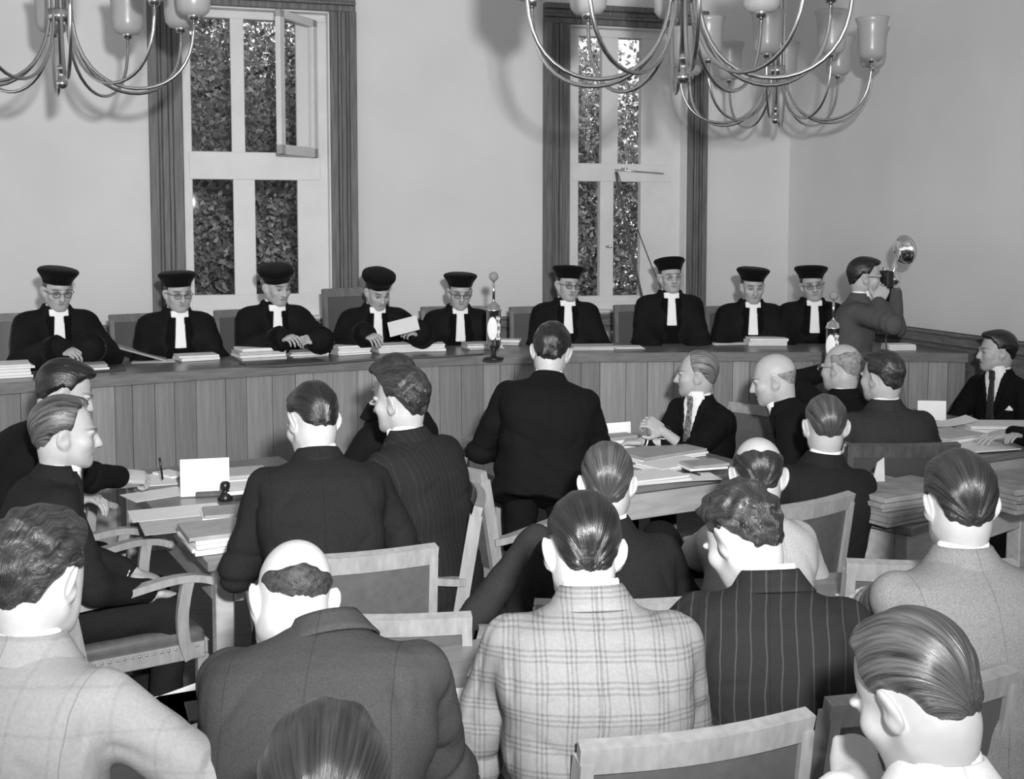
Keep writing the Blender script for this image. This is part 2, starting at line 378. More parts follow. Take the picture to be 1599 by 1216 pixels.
# ------------------------------------------------------------------ implicit surfaces -> one continuous mesh (surface nets)
def nrm(v):
    v = np.array(v, float); return v/max(np.linalg.norm(v), 1e-9)
class Grid:
    def __init__(s, lo, hi, h):
        s.h = h; s.lo = np.array(lo, float); s.n = np.ceil((np.array(hi, float)-s.lo)/h).astype(int)+1
        s.ax = [(s.lo[i]+h*np.arange(s.n[i])).astype(np.float32) for i in range(3)]
        s.d = np.full(s.n, 0.5, np.float32)
    def sub(s, lo, hi):
        a = [int(np.clip(math.floor((lo[i]-s.lo[i])/s.h), 0, s.n[i])) for i in range(3)]
        b = [int(np.clip(math.ceil((hi[i]-s.lo[i])/s.h)+1, 0, s.n[i])) for i in range(3)]
        sl = tuple(slice(a[i], b[i]) for i in range(3))
        X = s.ax[0][sl[0]][:, None, None]; Y = s.ax[1][sl[1]][None, :, None]; Z = s.ax[2][sl[2]][None, None, :]
        return sl, X, Y, Z
    def blend(s, sl, d, k, op='add'):
        a = s.d[sl]
        if a.size == 0: return
        if op == 'sub':
            b = -d; h = np.maximum(k-np.abs(a-b), 0)/k; s.d[sl] = np.maximum(a, b)+h*h*k*0.25
        elif op == 'int':
            h = np.maximum(k-np.abs(a-d), 0)/k; s.d[sl] = np.maximum(a, d)+h*h*k*0.25
        else:
            h = np.maximum(k-np.abs(a-d), 0)/k; s.d[sl] = np.minimum(a, d)-h*h*k*0.25
    def cap(s, a, b, ra, rb, k=0.01, op='add'):
        a = np.array(a, float); b = np.array(b, float); R = max(ra, rb)+k+3*s.h
        sl, X, Y, Z = s.sub(np.minimum(a, b)-R, np.maximum(a, b)+R)
        u = (b-a).astype(np.float32); L2 = float(np.dot(u, u))+1e-12
        px, py, pz = X-np.float32(a[0]), Y-np.float32(a[1]), Z-np.float32(a[2])
        t = np.clip((px*u[0]+py*u[1]+pz*u[2])/L2, 0, 1)
        d = np.sqrt((px-t*u[0])**2+(py-t*u[1])**2+(pz-t*u[2])**2)-(ra+(rb-ra)*t)
        s.blend(sl, d, k, op); return s
    def ell(s, c, r, R=None, k=0.01, op='add'):
        c = np.array(c, float); m = max(r)+k+3*s.h
        sl, X, Y, Z = s.sub(c-m, c+m)
        x, y, z = X-np.float32(c[0]), Y-np.float32(c[1]), Z-np.float32(c[2])
        if R is not None:
            R = np.array(R, np.float32); x, y, z = R[0, 0]*x+R[1, 0]*y+R[2, 0]*z, R[0, 1]*x+R[1, 1]*y+R[2, 1]*z, R[0, 2]*x+R[1, 2]*y+R[2, 2]*z
        k0 = np.sqrt((x/r[0])**2+(y/r[1])**2+(z/r[2])**2); k1 = np.sqrt((x/r[0]**2)**2+(y/r[1]**2)**2+(z/r[2]**2)**2)+1e-6
        s.blend(sl, k0*(k0-1)/k1, k, op); return s
    def mesh(s):
        d = s.d; nx, ny, nz = d.shape
        C = [(i, j, k) for i in (0, 1) for j in (0, 1) for k in (0, 1)]
        sg = d < 0
        cnt = np.zeros((nx-1, ny-1, nz-1), np.int8)
        for (i, j, k) in C: cnt += sg[i:nx-1+i, j:ny-1+j, k:nz-1+k]
        act = (cnt > 0) & (cnt < 8); ijk = np.argwhere(act)
        idx = np.full(act.shape, -1, np.int32); idx[act] = np.arange(len(ijk))
        vals = [d[ijk[:, 0]+i, ijk[:, 1]+j, ijk[:, 2]+k] for (i, j, k) in C]
        pos = np.zeros((len(ijk), 3)); num = np.zeros(len(ijk))
        for a in range(8):
            for b in range(a+1, 8):
                if sum(C[a][q] != C[b][q] for q in range(3)) != 1: continue
                m = (vals[a] < 0) != (vals[b] < 0)
                t = np.where(m, vals[a]/np.where(m, vals[a]-vals[b], 1), 0)[:, None]
                pos += np.where(m[:, None], np.array(C[a])+t*(np.array(C[b])-np.array(C[a])), 0); num += m
        V = (pos/num[:, None]+ijk)*s.h+s.lo
        Q = []
        for ax in range(3):
            o = [q for q in range(3) if q != ax]
            sl0 = [slice(1, -1)]*3; sl1 = [slice(1, -1)]*3; sl0[ax] = slice(0, -1); sl1[ax] = slice(1, None)
            s0 = sg[tuple(sl0)]; s1 = sg[tuple(sl1)]
            e = np.argwhere(s0 != s1)
            if len(e) == 0: continue
            inside = s0[e[:, 0], e[:, 1], e[:, 2]]
            base = e.copy(); base[:, o[0]] += 1; base[:, o[1]] += 1
            def cell(du, dv):
                q = base.copy(); q[:, o[0]] += du; q[:, o[1]] += dv; return idx[q[:, 0], q[:, 1], q[:, 2]]
            q = np.stack([cell(-1, -1), cell(0, -1), cell(0, 0), cell(-1, 0)], 1)
            if ax == 1: q = q[:, ::-1]
            q = np.where(inside[:, None], q, q[:, ::-1]); Q.append(q)
        return V, (np.concatenate(Q) if Q else np.zeros((0, 4), int))

def np_mesh(name, parts, tint=None):
    """parts: list of (V, Q) joined into one mesh; tint: per-vertex float"""
    V = np.concatenate([p[0] for p in parts]); off = 0; Qs = []
    for v, q in parts: Qs.append(q+off); off += len(v)
    Q = np.concatenate(Qs); me = bpy.data.meshes.new(name)
    me.vertices.add(len(V)); me.vertices.foreach_set('co', V.astype(np.float32).ravel())
    me.loops.add(Q.size); me.loops.foreach_set('vertex_index', Q.astype(np.int32).ravel())
    me.polygons.add(len(Q)); me.polygons.foreach_set('loop_start', np.arange(0, Q.size, 4, dtype=np.int32))
    me.polygons.foreach_set('use_smooth', np.ones(len(Q), bool))
    if tint is not None:
        a = me.attributes.new('tint', 'FLOAT', 'POINT'); a.data.foreach_set('value', np.asarray(tint, np.float32))
    me.update(calc_edges=True); me.validate(); return me

# ------------------------------------------------------------------ heads
def head_grid(h, neck_to, face=True, seed=0, heavy=0.0):
    rnd = random.Random(seed); jw = 1+rnd.uniform(-.06, .08)+heavy*.12; nl = 1.12+rnd.uniform(-.12, .25); el = 1+rnd.uniform(-.1, .15)
    nk = np.array(neck_to, float)
    lo = np.minimum([-.105, -.135, -.16], nk-.075); hi = np.maximum([.105, .15, .15], nk+.075)
    g = Grid(lo, hi, h)
    g.ell((0, -.018, .034), (.0765, .098, .088), k=.01)
    g.ell((0, .028, -.03), (.063*jw, .068, .086), k=.03)
    g.ell((0, .038, -.074), (.0535*jw, .050, .042), k=.03)
    g.cap((-.048*jw, .0, -.062), (-.030*jw, .052, -.092), .020, .016, k=.02); g.cap((.048*jw, .0, -.062), (.030*jw, .052, -.092), .020, .016, k=.02)
    g.ell((0, -.03, -.045), (.062*jw, .06, .06), k=.03)
    g.cap((-.013, .074, -.100), (.013, .074, -.100), .0175, .0175, k=.022)
    # neck
    g.cap((0, -.022, -.06), nk, .0525+heavy*.008, .0545+heavy*.006, k=.03)
    for sx in (-1, 1):
        c = (sx*.079, -.012, -.012)
        RE = ry(sx*.24) @ rz(sx*.55) @ rx(-.18)
        g.ell((c[0]+sx*.003, c[1]-.003, c[2]+.004), (.0085, .0225*el, .033*el), RE, k=.007)
        g.ell((sx*.0795, -.003, -.031), (.0075, .012, .015*el), RE, k=.016)
        g.ell((sx*.0965, -.004, -.002), (.0085, .0125, .021), RE, k=.005, op='sub')
    if face:
        for sx in (-1, 1):
            g.ell((sx*.043, .060, -.026), (.024, .022, .020), k=.025)
            g.ell((sx*.033, .100, -.003), (.021, .017, .0135), k=.016, op='sub')
            g.ell((sx*.032, .0755, -.003), (.0145, .0125, .0115), k=.003)
            g.cap((sx*.014, .093, .017), (sx*.047, .081, .016), .0095, .008, k=.012)
            g.cap((sx*.020, .103, -.040), (sx*.033, .092, -.066), .0045, .0035, k=.008, op='sub')
            g.ell((sx*.0125, .098, -.039), (.0085, .010, .0075), k=.006)
        g.cap((0, .088, .014), (0, .108+.016*(nl-1), -.033*nl**.4), .0078, .0128, k=.013)
        g.cap((-.019, .086, -.0625), (.019, .086, -.0625), .0065, .0065, k=.012)
        g.cap((-.016, .086, -.074), (.016, .086, -.074), .0075, .0075, k=.010)
        g.cap((-.027, .094, -.0682), (.027, .094, -.0682), .0045, .0045, k=.005, op='sub')
    return g
def head_tint(V, face, shade=0.9):
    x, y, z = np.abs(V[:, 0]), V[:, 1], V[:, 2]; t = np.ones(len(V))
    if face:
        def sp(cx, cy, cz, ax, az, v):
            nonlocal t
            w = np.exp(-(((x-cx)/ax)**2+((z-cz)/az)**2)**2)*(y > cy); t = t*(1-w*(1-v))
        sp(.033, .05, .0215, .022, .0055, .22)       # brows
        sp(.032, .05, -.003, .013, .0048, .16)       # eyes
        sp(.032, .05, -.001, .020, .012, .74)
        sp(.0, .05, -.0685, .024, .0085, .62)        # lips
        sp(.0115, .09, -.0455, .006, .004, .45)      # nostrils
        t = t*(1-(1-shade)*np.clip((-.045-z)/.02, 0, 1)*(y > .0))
    return t
HAIR_THR = {   # |azimuth| from the face (deg): lower edge of the hair
    'std': [(0, .082), (28, .080), (48, .062), (66, .035), (78, -.012), (90, -.012), (100, .012), (118, -.012), (140, -.055), (180, -.068)],
    'recede': [(0, .098), (25, .104), (48, .092), (62, .06), (78, -.006), (90, -.008), (100, .012), (118, -.012), (140, -.055), (180, -.066)],
    'short': [(0, .080), (28, .080), (48, .066), (66, .045), (78, .010), (90, .012), (100, .018), (118, .005), (140, -.035), (180, -.045)],
    'fringe': [(0, .4), (60, .3), (70, .03), (80, .0), (90, .0), (100, .012), (118, -.012), (140, -.050), (180, -.062)],
    'shaved': [(0, .4), (60, .3), (70, .05), (80, .03), (90, .02), (100, .02), (118, .005), (140, -.018), (180, -.028)],
}
def hair_mesh(h, thr='std', thick=.010, vol=.006, bald=None, top=None, groove=.0016, wavy=0.0, seed=0):
    g = Grid((-.11, -.15, -.10), (.11, .125, .165), h)
    g.ell((0, -.018, .034), (.0765+thick*.75, .098+thick, .088+thick), k=.01)
    g.ell((0, -.031, -.045), (.0625+thick*.7, .0615+thick*.9, .066), k=.03)
    if vol: g.ell((0, .045, .092), (.055, .045, .022+vol), k=.03)
    X, Y, Z = g.ax[0][:, None, None], g.ax[1][None, :, None], g.ax[2][None, None, :]
    ph = seed*1.7
    if groove:
        g.d += groove*.55*np.sin(np.arctan2(X, Z+.06)*22+2*np.sin(Y*22+ph)+1.5*np.sin(Z*30+ph))
    if wavy:
        g.d += wavy*(np.sin(X*95+ph+2*np.sin(Z*60))*np.sin(Y*80+ph*2)+.7*np.sin(Z*120+2*np.sin(Y*70+ph)))
    az = np.degrees(np.abs(np.arctan2(X, Y+.01)))
    T = np.array(HAIR_THR[thr]); zt = np.interp(az, T[:, 0], T[:, 1]).astype(np.float32)
    zt = zt+.003*np.sin(az*.21+ph)+.0012*np.sin(az*1.1)
    reg = (zt-Z)*.8
    taper = (thick+.004)*(1-np.clip((Z-zt)/.030, 0, 1))**1.5
    g.d += taper.astype(np.float32)
    if top is not None: reg = np.maximum(reg, Z-top)
    if bald is not None:
        bd = nrm(bald[0]); q = np.sqrt(X**2+(Y+.018)**2+(Z-.034)**2)+1e-6
        ca = (X*bd[0]+(Y+.018)*bd[1]+(Z-.034)*bd[2])/q
        ang = np.degrees(np.arccos(np.clip(ca, -1, 1)))
        ang = ang-2.5*np.sin(az*.12+ph)
        reg = np.maximum(reg, (bald[1]-ang)*.0017)
        g.d += ((thick+.003)*(1-np.clip((ang-bald[1])/16, 0, 1))**1.5).astype(np.float32)
    g.d = np.maximum(g.d, reg)
    for sx in (-1, 1): g.ell((sx*.085, -.006, -.010), (.03, .023, .034), k=.008, op='sub')
    return g.mesh()

# ------------------------------------------------------------------ hands
def hand_mesh(h, side, curl=.35, spread=.12, thumb=.5):
    """wrist at origin, fingers along +y, back of the hand +z, thumb on the side `side` (+1: +x)"""
    g = Grid((-.105, -.09, -.12), (.105, .215, .06), h)
    g.cap((0, -.085, 0), (0, .01, 0), .028, .025, k=.01)
    g.ell((0, .052, -.002), (.041, .056, .0165), k=.015)
    for i in range(4): g.cap((.029-.019*i, .02, 0), ((.030-.0195*i), .088, -.001), .012, .0105, k=.008)
    g.ell((side*.030, .030, -.012), (.017, .033, .015), rz(-side*.35), k=.012)
    for i in range(4):
        bx = side*(.030-.0195*i); ln = (.92, 1.0, .95, .76)[i]; p = np.array([bx, .088, -.002]); sp = side*spread*(1.5-i)*.5
        a = 0; r = .0092 if i < 3 else .0080
        for j, (L, f) in enumerate(((.042, 55), (.027, 80), (.021, 55))):
            a += math.radians(f)*min(1, curl*(1+.12*i))
            q = p+np.array([math.sin(sp)*math.cos(a), math.cos(sp)*math.cos(a), -math.sin(a)])*L*ln
            g.cap(p, q, r, r*.92, k=.003); p = q; r *= .92
    p = np.array([side*.036, .022, -.012]); dirs = [nrm((side*(.85-.3*thumb), .62, -.25-.25*thumb)), nrm((side*(.5-.6*thumb), .85, -.2-.35*thumb))]
    for L, dv, r in ((.043, dirs[0], .0120), (.032, dirs[1], .0102)):
        q = p+dv*L; g.cap(p, q, r, r*.9, k=.006); p = q
    return g.mesh()

# ------------------------------------------------------------------ garments in the torso frame (origin pelvis, z up the spine, y forward)
PROF = np.array([(-.04, .052, .056, .014), (0, .068, .064, .008), (.02, .092, .076, .002), (.04, .135, .086, -.004), (.065, .180, .098, -.010), (.10, .196, .112, -.014), (.17, .198, .126, -.012),
                 (.26, .190, .130, -.004), (.36, .178, .126, 0), (.46, .188, .132, 0), (.56, .202, .142, 0), (.66, .208, .146, 0), (.8, .21, .15, 0)])
def torso_d(g, sl, X, Y, Z, L, fat, bow, off=0.0, width=1.0):
    u = L-Z
    w = np.interp(u, PROF[:, 0], PROF[:, 1])*width; dd = np.interp(u, PROF[:, 0], PROF[:, 2]); cy = np.interp(u, PROF[:, 0], PROF[:, 3])
    b = np.clip((u-.22)/.2, 0, 1)*fat; w = w*(1+.5*b)+off; dd = dd*(1+b)+off; cy = cy+b*.05
    t = np.clip(Z/max(L, .1), 0, 1.05); cy = cy-bow*4*t*(1-t)
    w, dd, cy = w.astype(np.float32), dd.astype(np.float32), cy.astype(np.float32)
    q = (np.abs(X/w)**2.4+np.abs((Y-cy)/dd)**2.4)**(1/2.4)
    return (q-1)*np.minimum(w, dd)*.9
def crease(p): return (1-np.abs(np.sin(p)))**3*1.6-.4
def jacket_mesh(h, L, arms, fat=0, bow=.02, hem=-.07, k_arm=.024, width=1.0, robe=False, collar=None, wr=.005, seed=0, sleeve_r=(.066, .057, .046)):
    pts = [np.array([-.3, -.25, hem-.05]), np.array([.3, .32, L+.09])]
    for S, E, W in arms: pts += [S-.11, S+.11, E-.13, E+.13, W-.13, W+.13]
    g = Grid(np.min(pts, 0), np.max(pts, 0), h)
    sl, X, Y, Z = g.sub((-.36, -.30-bow, hem-.1), (.36, .36, L+.10))
    d = torso_d(g, sl, X, Y, Z, L, fat, bow, 0, width)
    d = np.maximum(d, hem-Z); d = np.maximum(d, Z-(L+.012))
    g.blend(sl, d, .001)
    for i, (S, E, W) in enumerate(arms):
        e2 = W-nrm(W-E)*(.030 if not robe else .025)
        sr = sleeve_r if not robe else (.066, .086, .090)
        ga = Grid(g.lo, g.lo+(g.n-2)*h+h*.5, h)
        assert tuple(ga.n) == tuple(g.n)
        ga.cap(S, E, sr[0], sr[1], k=.01); ga.cap(E, e2, sr[1], sr[2], k=.03)
        lo = np.min([S, E, e2], 0)-.16; hi = np.max([S, E, e2], 0)+.16
        s2, X2, Y2, Z2 = ga.sub(lo, hi)
        # creases in the crook of the elbow and along the forearm
        ax = nrm(E-S); r2 = (X2-E[0])**2+(Y2-E[1])**2+(Z2-E[2])**2
        q = ga.d[s2]
        sa = (X2-E[0])*ax[0]+(Y2-E[1])*ax[1]+(Z2-E[2])*ax[2]
        q = q+wr*1.5*crease(42*sa+seed+9*X2+5*Z2)*np.exp(-r2/.014)
        r3 = (X2-S[0])**2+(Y2-S[1])**2+(Z2-S[2]+.08)**2
        q = q+wr*1.1*crease(30*(X2*ax[2]-Z2*ax[0])+26*Y2+seed*2)*np.exp(-r3/.016)
        g.blend(s2, q, k_arm if not robe else .09)
    Xa, Ya, Za = g.ax[0][:, None, None], g.ax[1][None, :, None], g.ax[2][None, None, :]
    g.d += wr*.9*(np.sin(Xa*19+Za*23+seed*1.3+3*np.sin(Ya*9+seed))*np.sin(Za*17-Xa*11+seed))*np.clip((L-Za-.08)/.15, 0, 1)
    # drag folds fanning out from the arm pits over the back
    for sd in (1, -1):
        dx, dz = Xa-sd*.165*width, Za-(L-.235)
        rr = np.sqrt(dx*dx+dz*dz); th = np.arctan2(dz, -sd*dx)
        g.d += wr*.9*crease(3.0*th+seed*1.1+sd)*np.exp(-(rr/.13)**2)*np.clip((rr-.035)/.05, 0, 1)*np.clip((.06-Ya)/.05, 0, 1)*(np.abs(Xa) < .2)
    g.d += wr*.9*crease(17*(Za-.05*np.sin(Xa*9+seed))+seed+4*Xa)*np.clip((.16-Za)/.12, 0, 1)*(Ya < 0.03)
    if collar is not None: collar_ring(g, collar)
    return g.mesh()
def collar_ring(g, c):
    """c: dict(base, dir, r0, r1, h0, h1, th, open)"""
    b = np.array(c['base'], float); ax = nrm(c['dir']); R = .16
    sl, X, Y, Z = g.sub(b-R, b+R)
    x, y, z = X-b[0], Y-b[1], Z-b[2]
    hh = x*ax[0]+y*ax[1]+z*ax[2]
    yy = y-hh*ax[1]; xx = x-hh*ax[0]; zz = z-hh*ax[2]
    r = np.sqrt(xx**2+(yy*c.get('ey', 1.0))**2+zz**2)
    t = np.clip((hh-c['h0'])/(c['h1']-c['h0']), 0, 1)
    Rr = c['r0']+(c['r1']-c['r0'])*t
    d = np.abs(r-Rr)-c['th']
    d = np.maximum(d, hh-c['h1']-c.get('dip', 0)*(yy/.06)); d = np.maximum(d, c['h0']-hh)
    if c.get('open'): d = np.maximum(d, c['open']*yy-np.abs(xx)*1.0+(-.005))
    g.blend(sl, d, c.get('k', .006))
def overlay_mesh(h, L, region, off, fat, bow, width=1.0, zr=(0, .6), xr=.2, back=False):
    """a patch of cloth lying `off` proud of the torso where region(x, u) < 0"""
    g = Grid((-xr, -.05 if not back else -.3, L-zr[1]), (xr, .36, L-zr[0]), h)
    sl, X, Y, Z = g.sub((-9, -9, -9), (9, 9, 9))
    d = torso_d(g, sl, X, Y, Z, L, fat, bow, off, width)
    d = np.maximum(d, region(X, L-Z)); d = np.maximum(d, .03-Y) if not back else d
    # keep only a shell
    d2 = torso_d(g, sl, X, Y, Z, L, fat, bow, off-.03, width)
    d = np.maximum(d, -d2)
    g.d[sl] = d
    g.d[0, :, :] = np.maximum(g.d[0], .01); g.d[-1] = np.maximum(g.d[-1], .01)
    g.d[:, :, 0] = np.maximum(g.d[:, :, 0], .002); g.d[:, :, -1] = np.maximum(g.d[:, :, -1], .002)
    return g.mesh()
def legs_mesh(h, pel, legs, r=(.088, .068, .058, .052), standing=False):
    pts = [pel-.24, pel+.24]
    for H, K, A in legs: pts += [H-.12, H+.12, K-.12, K+.12, A-.1, A+.1]
    g = Grid(np.min(pts, 0), np.max(pts, 0), h)
    g.ell(pel+np.array([0, .0, -.01]), (.175, .125, .10), k=.02)
    for H, K, A in legs:
        g.cap(H, K, r[0], r[1], k=.04); g.cap(K, A, r[1]*.97, r[3], k=.02)
    Xa, Ya, Za = g.ax[0][:, None, None], g.ax[1][None, :, None], g.ax[2][None, None, :]
    g.d += .0035*np.sin(Za*60+Xa*40)*np.sin(Ya*45+Xa*20)
    return g.mesh()

def ik(S, W, l1, l2, pole):
    v = W-S; D = np.linalg.norm(v); mx = (l1+l2)*.985
    if D > mx: W = S+v/D*mx; v = W-S; D = mx
    D = max(D, .12); u = v/D
    a = (l1*l1-l2*l2+D*D)/(2*D); hh = math.sqrt(max(l1*l1-a*a, 1e-6))
    p = np.array(pole, float); p = p-u*np.dot(p, u); p = nrm(p)
    return S+u*a+p*hh, W

NPEOPLE = 0
def person(label, px, py, Y, head=(0, 0, 0), body=0, lean=(5, 0), seat=.46, floor=0.0, stand=False, cloth='suit_black', skin='skin',
           hair=None, hairmat='hair_black', R=None, Lh=None, front=False, glasses=None, hat=None, robe=False, fat=0.0, bow=.025,
           tie='tie_dark', pocket=False, trousers=None, legs=None, width=1.0, group=None, heavy=0.0, shade=.9, shirt=True, fine=False, noface=False, hidden_legs=False, scale=1.0, wr=.0075, pel=None, neck=.068, Npx=None):
    """px, py: pixel of the point between the eyes and ears; Y: its distance; headings in degrees (0 = away from the camera, 90 = to the right)"""
    global NPEOPLE; NPEOPLE += 1; seed = NPEOPLE
    Hc = at_y(px, py, Y)
    phi = math.radians(body); Rp = rz(-phi)                       # columns: right, forward, up
    Rh_w = rz(-math.radians(head[0])) @ rx(-math.radians(head[1])) @ ry(math.radians(head[2]))
    la, lb = math.radians(lean[0]), math.radians(lean[1])
    tdir_l = nrm((math.tan(lb), math.tan(la), 1.0)); tdir = Rp @ tdir_l
    sb = Hc+Rh_w @ np.array([0, -.022, -.062])
    N = sb-nrm(tdir+np.array([0, 0, .6]))*neck
    if Npx is not None: N = at_y(*Npx)
    pz = floor+((.96 if stand else seat+.085) if pel is None else pel)
    Lw = (N[2]-pz); Pl = N-tdir*(Lw/tdir[2]); Lt = float(np.linalg.norm(N-Pl))
    org = np.array([Pl[0], Pl[1], floor])
    root = empty('person', org, -phi, label, 'person', group)
    inv = lambda p: Rp.T @ (np.array(p, float)-org)
    vin = lambda v: Rp.T @ np.array(v, float)
    Pp, Np, Hp = inv(Pl), inv(N), inv(Hc); Rh = Rp.T @ Rh_w
    zt = nrm(Np-Pp); xt = nrm(np.array([1, 0, 0])-zt*zt[0]); yt = np.cross(zt, xt); Rt = np.stack([xt, yt, zt], 1)
    toT = lambda p: Rt.T @ (np.array(p, float)-Pp)
    MT = m4(Rt, Pp)
    near = Y < 3.6
    hh = .0042 if near else .005
    # --- arms
    arms = []; hands = []
    for side, spec in ((1, R), (-1, Lh)):
        S = Pp+Rt @ np.array([side*.160*width, -.008, Lt-.098])
        if spec is None: spec = dict(loc=(side*.10, .34, seat+.20) if not stand else (side*.24, .04, .82), curl=.5)
        Wt = inv(spec['p']) if 'p' in spec else np.array(spec['loc'], float)
        pole = np.array(spec.get('pole', (side*.75, -.35, -.75)), float)
        E, W = ik(S, Wt, .295*scale, .265*scale, pole)
        fd = vin(spec['dir']) if 'dir' in spec else (W-E)
        arms.append((toT(S), toT(E), toT(W))); hands.append((side, W, nrm(fd), spec, E))
    # --- head, neck and hands: one skin mesh
    nh = Rh.T @ (Np+Rt @ np.array([0, 0, -.05])-Hp)
    face = not noface
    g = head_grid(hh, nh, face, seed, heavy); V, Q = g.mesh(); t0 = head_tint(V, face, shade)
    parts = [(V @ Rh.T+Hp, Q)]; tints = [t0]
    # torso and limbs under the clothes (coarse) join head and hands
    gb = Grid(np.min([Pp-.35, Np-.3]+[Pp+Rt @ a-.15 for A in arms for a in A], 0), np.max([Pp+.3, Np+.3]+[Pp+Rt @ a+.15 for A in arms for a in A], 0), .035)
    gb.cap(Pp, Np-Rt @ np.array([0, 0, .16]), .085, .095, k=.05); gb.cap(Np-Rt @ np.array([0, 0, .16]), Np, .09, .045, k=.05)
    for A in arms:
        S, E, W = [Pp+Rt @ a for a in A]; gb.cap(S, E, .040, .036, k=.03); gb.cap(E, W, .036, .024, k=.03)
    Vb, Qb = gb.mesh(); parts.append((Vb, Qb)); tints.append(np.ones(len(Vb)))
    for side, W, fd, spec, E in hands:
        if spec.get('hide'): continue
        up = vin(spec.get('up', (0, 0, 1))); y = fd; z = nrm(up-y*np.dot(up, y)); x = np.cross(y, z)
        Vh, Qh = hand_mesh(.0042 if near else .0052, -side, spec.get('curl', .35), spec.get('spread', .12), spec.get('thumb', .5))
        Rr = np.stack([x, y, z], 1); parts.append((Vh @ Rr.T+W, Qh)); tints.append(np.ones(len(Vh)))
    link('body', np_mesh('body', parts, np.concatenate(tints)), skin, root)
    MH = m4(Rh, Hp)
    if hair is not None:
        link('hair', np_mesh('hair', [hair_mesh(.0042 if near else .005, seed=seed, **hair)]), hairmat, root, MH)
    # --- garment
    neckdir = nrm(toT(Hp+Rh @ np.array([0, -.022, -.062]))-toT(Np)+np.array([0, 0, .08]))
    nb = toT(Np)
    hj = .0085 if Y < 3 else (.0105 if Y < 5 else .012)
    cdir = nrm(np.array([neckdir[0]*.3, np.clip(neckdir[1], -.2, .5)*.35-.04, 1.0]))
    col = None
    if robe: col = dict(base=nb, dir=(0, 0, 1), r0=.092, r1=.078, h0=-.04, h1=.016, th=.009, open=1.0, k=.01)
    jm = jacket_mesh(hj, Lt, arms, fat, bow, hem=(-.20 if stand else -.10) if not robe else -.12, robe=robe, collar=col, seed=seed, width=width, wr=wr)
    gname = 'robe' if robe else 'jacket'
    link(gname, np_mesh(gname, [jm]), cloth, root, MT)
    if not robe: collar_part(root, MT, nb, cdir, cloth, front)
    if shirt and not robe:
        shirt_collar(root, MT, nb, cdir, 'shirt_collar', 'shirt')
    ov = lambda nm, reg, off, m, zr, xr: link(nm, np_mesh(nm, [overlay_mesh(.0065, Lt, reg, off, fat, bow, width, zr, xr)]), m, root, MT)
    if front and not robe:
        ap = .30
        ov('shirt', lambda X, u: np.abs(X)-.062*(1-u/ap), .006, 'shirt', (-.05, ap), .10)
        ov('tie', lambda X, u: np.abs(X)-(.014+.055*np.clip(u, 0, .3))+np.where(u < .035, -.006, 0), .014, tie, (-.02, ap-.02), .08)
        ov('lapels', lambda X, u: np.abs(np.abs(X)-.062*(1-u/ap)-.022*(1-.75*u/ap))-.021*(1-.55*u/ap), .012, cloth, (-.01, ap+.01), .13)
        if pocket: ov('pocket_square', lambda X, u: np.maximum(np.abs(X+.115)-.022+np.clip(.205-u, 0, 1)*.9, np.abs(u-.195)-.018), .010, 'card_white', (.15, .24), .16)
    if robe:
        ov('velvet_facing', lambda X, u: np.abs(X)-.060-.28*np.clip(u, 0, .2)+.25*np.clip(u-.2, 0, .3), .005, 'velvet', (-.02, .5), .14)
        ov('white_bands', lambda X, u: np.minimum(np.maximum(np.abs(X)-.056, np.abs(u-.020)-.021), np.maximum(np.abs(X)-(.024+.055*np.clip(u, 0, .4)), np.abs(u-.125)-.115)), .017, 'card_white', (-.04, .26), .10)
        shirt_collar(root, MT, nb, cdir, 'wing_collar', 'card_white', .004)
    for side, W, fd, spec, E in hands:                            # cuffs
        if spec.get('hide'): continue
        a = nrm(W-E); mb = MB()
        if robe:
            mb.lathe([(.060, -.07), (.0905, -.068), (.0925, -.03), (.0925, .0), (.086, .006), (.03, .004)], 16, close=True)
        else: mb.lathe([(.030, -.05), (.038, -.05), (.0385, -.006), (.036, -.004), (.028, -.004)], 14, close=True)
        x = nrm(np.cross(a, (0.1, 0.2, 1))); mb.obj('cuff', 'velvet' if robe else 'shirt', root, m4(np.stack([x, np.cross(a, x), a], 1), W+a*(.0 if not robe else .01)))
    # --- legs
    if not hidden_legs:
        if legs is None:
            if stand: legs = [((s*.09, 0, .90), (s*.10, .02, .50), (s*.10, -.01, .10)) for s in (1, -1)]
            else: legs = [((s*.09, .02, seat+.075), (s*.13, .43, seat+.075), (s*.13, .40, .11)) for s in (1, -1)]
        lg = [[np.array(q, float) for q in l] for l in legs]
        link('trousers', np_mesh('trousers', [legs_mesh(.012 if near else .02, Pp+np.array([0, 0, -.01]), lg)]), trousers or cloth, root)
        for H, K, A in lg:
            gs = Grid(A-.24, A+.24, .012); f = nrm(np.array([A[0]*.5, 1, 0]) if abs(K[2]-A[2]) > .2 else np.array([(A-K)[0], (A-K)[1], .8]))
            dn = np.array([0, 0, -.035]) if abs(K[2]-A[2]) > .2 else np.zeros(3)
            gs.cap(A+dn*1.0-f*.03, A+dn*1.3+f*.06, .042, .042, k=.02); gs.cap(A+dn*1.3+f*.06, A+dn*1.4+f*.17, .042, .030, k=.03); gs.cap(A, A+dn, .042, .042, k=.02)
            if abs(K[2]-A[2]) > .2:
                X, Yy, Z = gs.ax[0][:, None, None], gs.ax[1][None, :, None], gs.ax[2][None, None, :]; gs.d = np.maximum(gs.d, .004-Z+0*X+0*Yy)
            link('shoe', np_mesh('shoe', [gs.mesh()]), 'shoe', root)
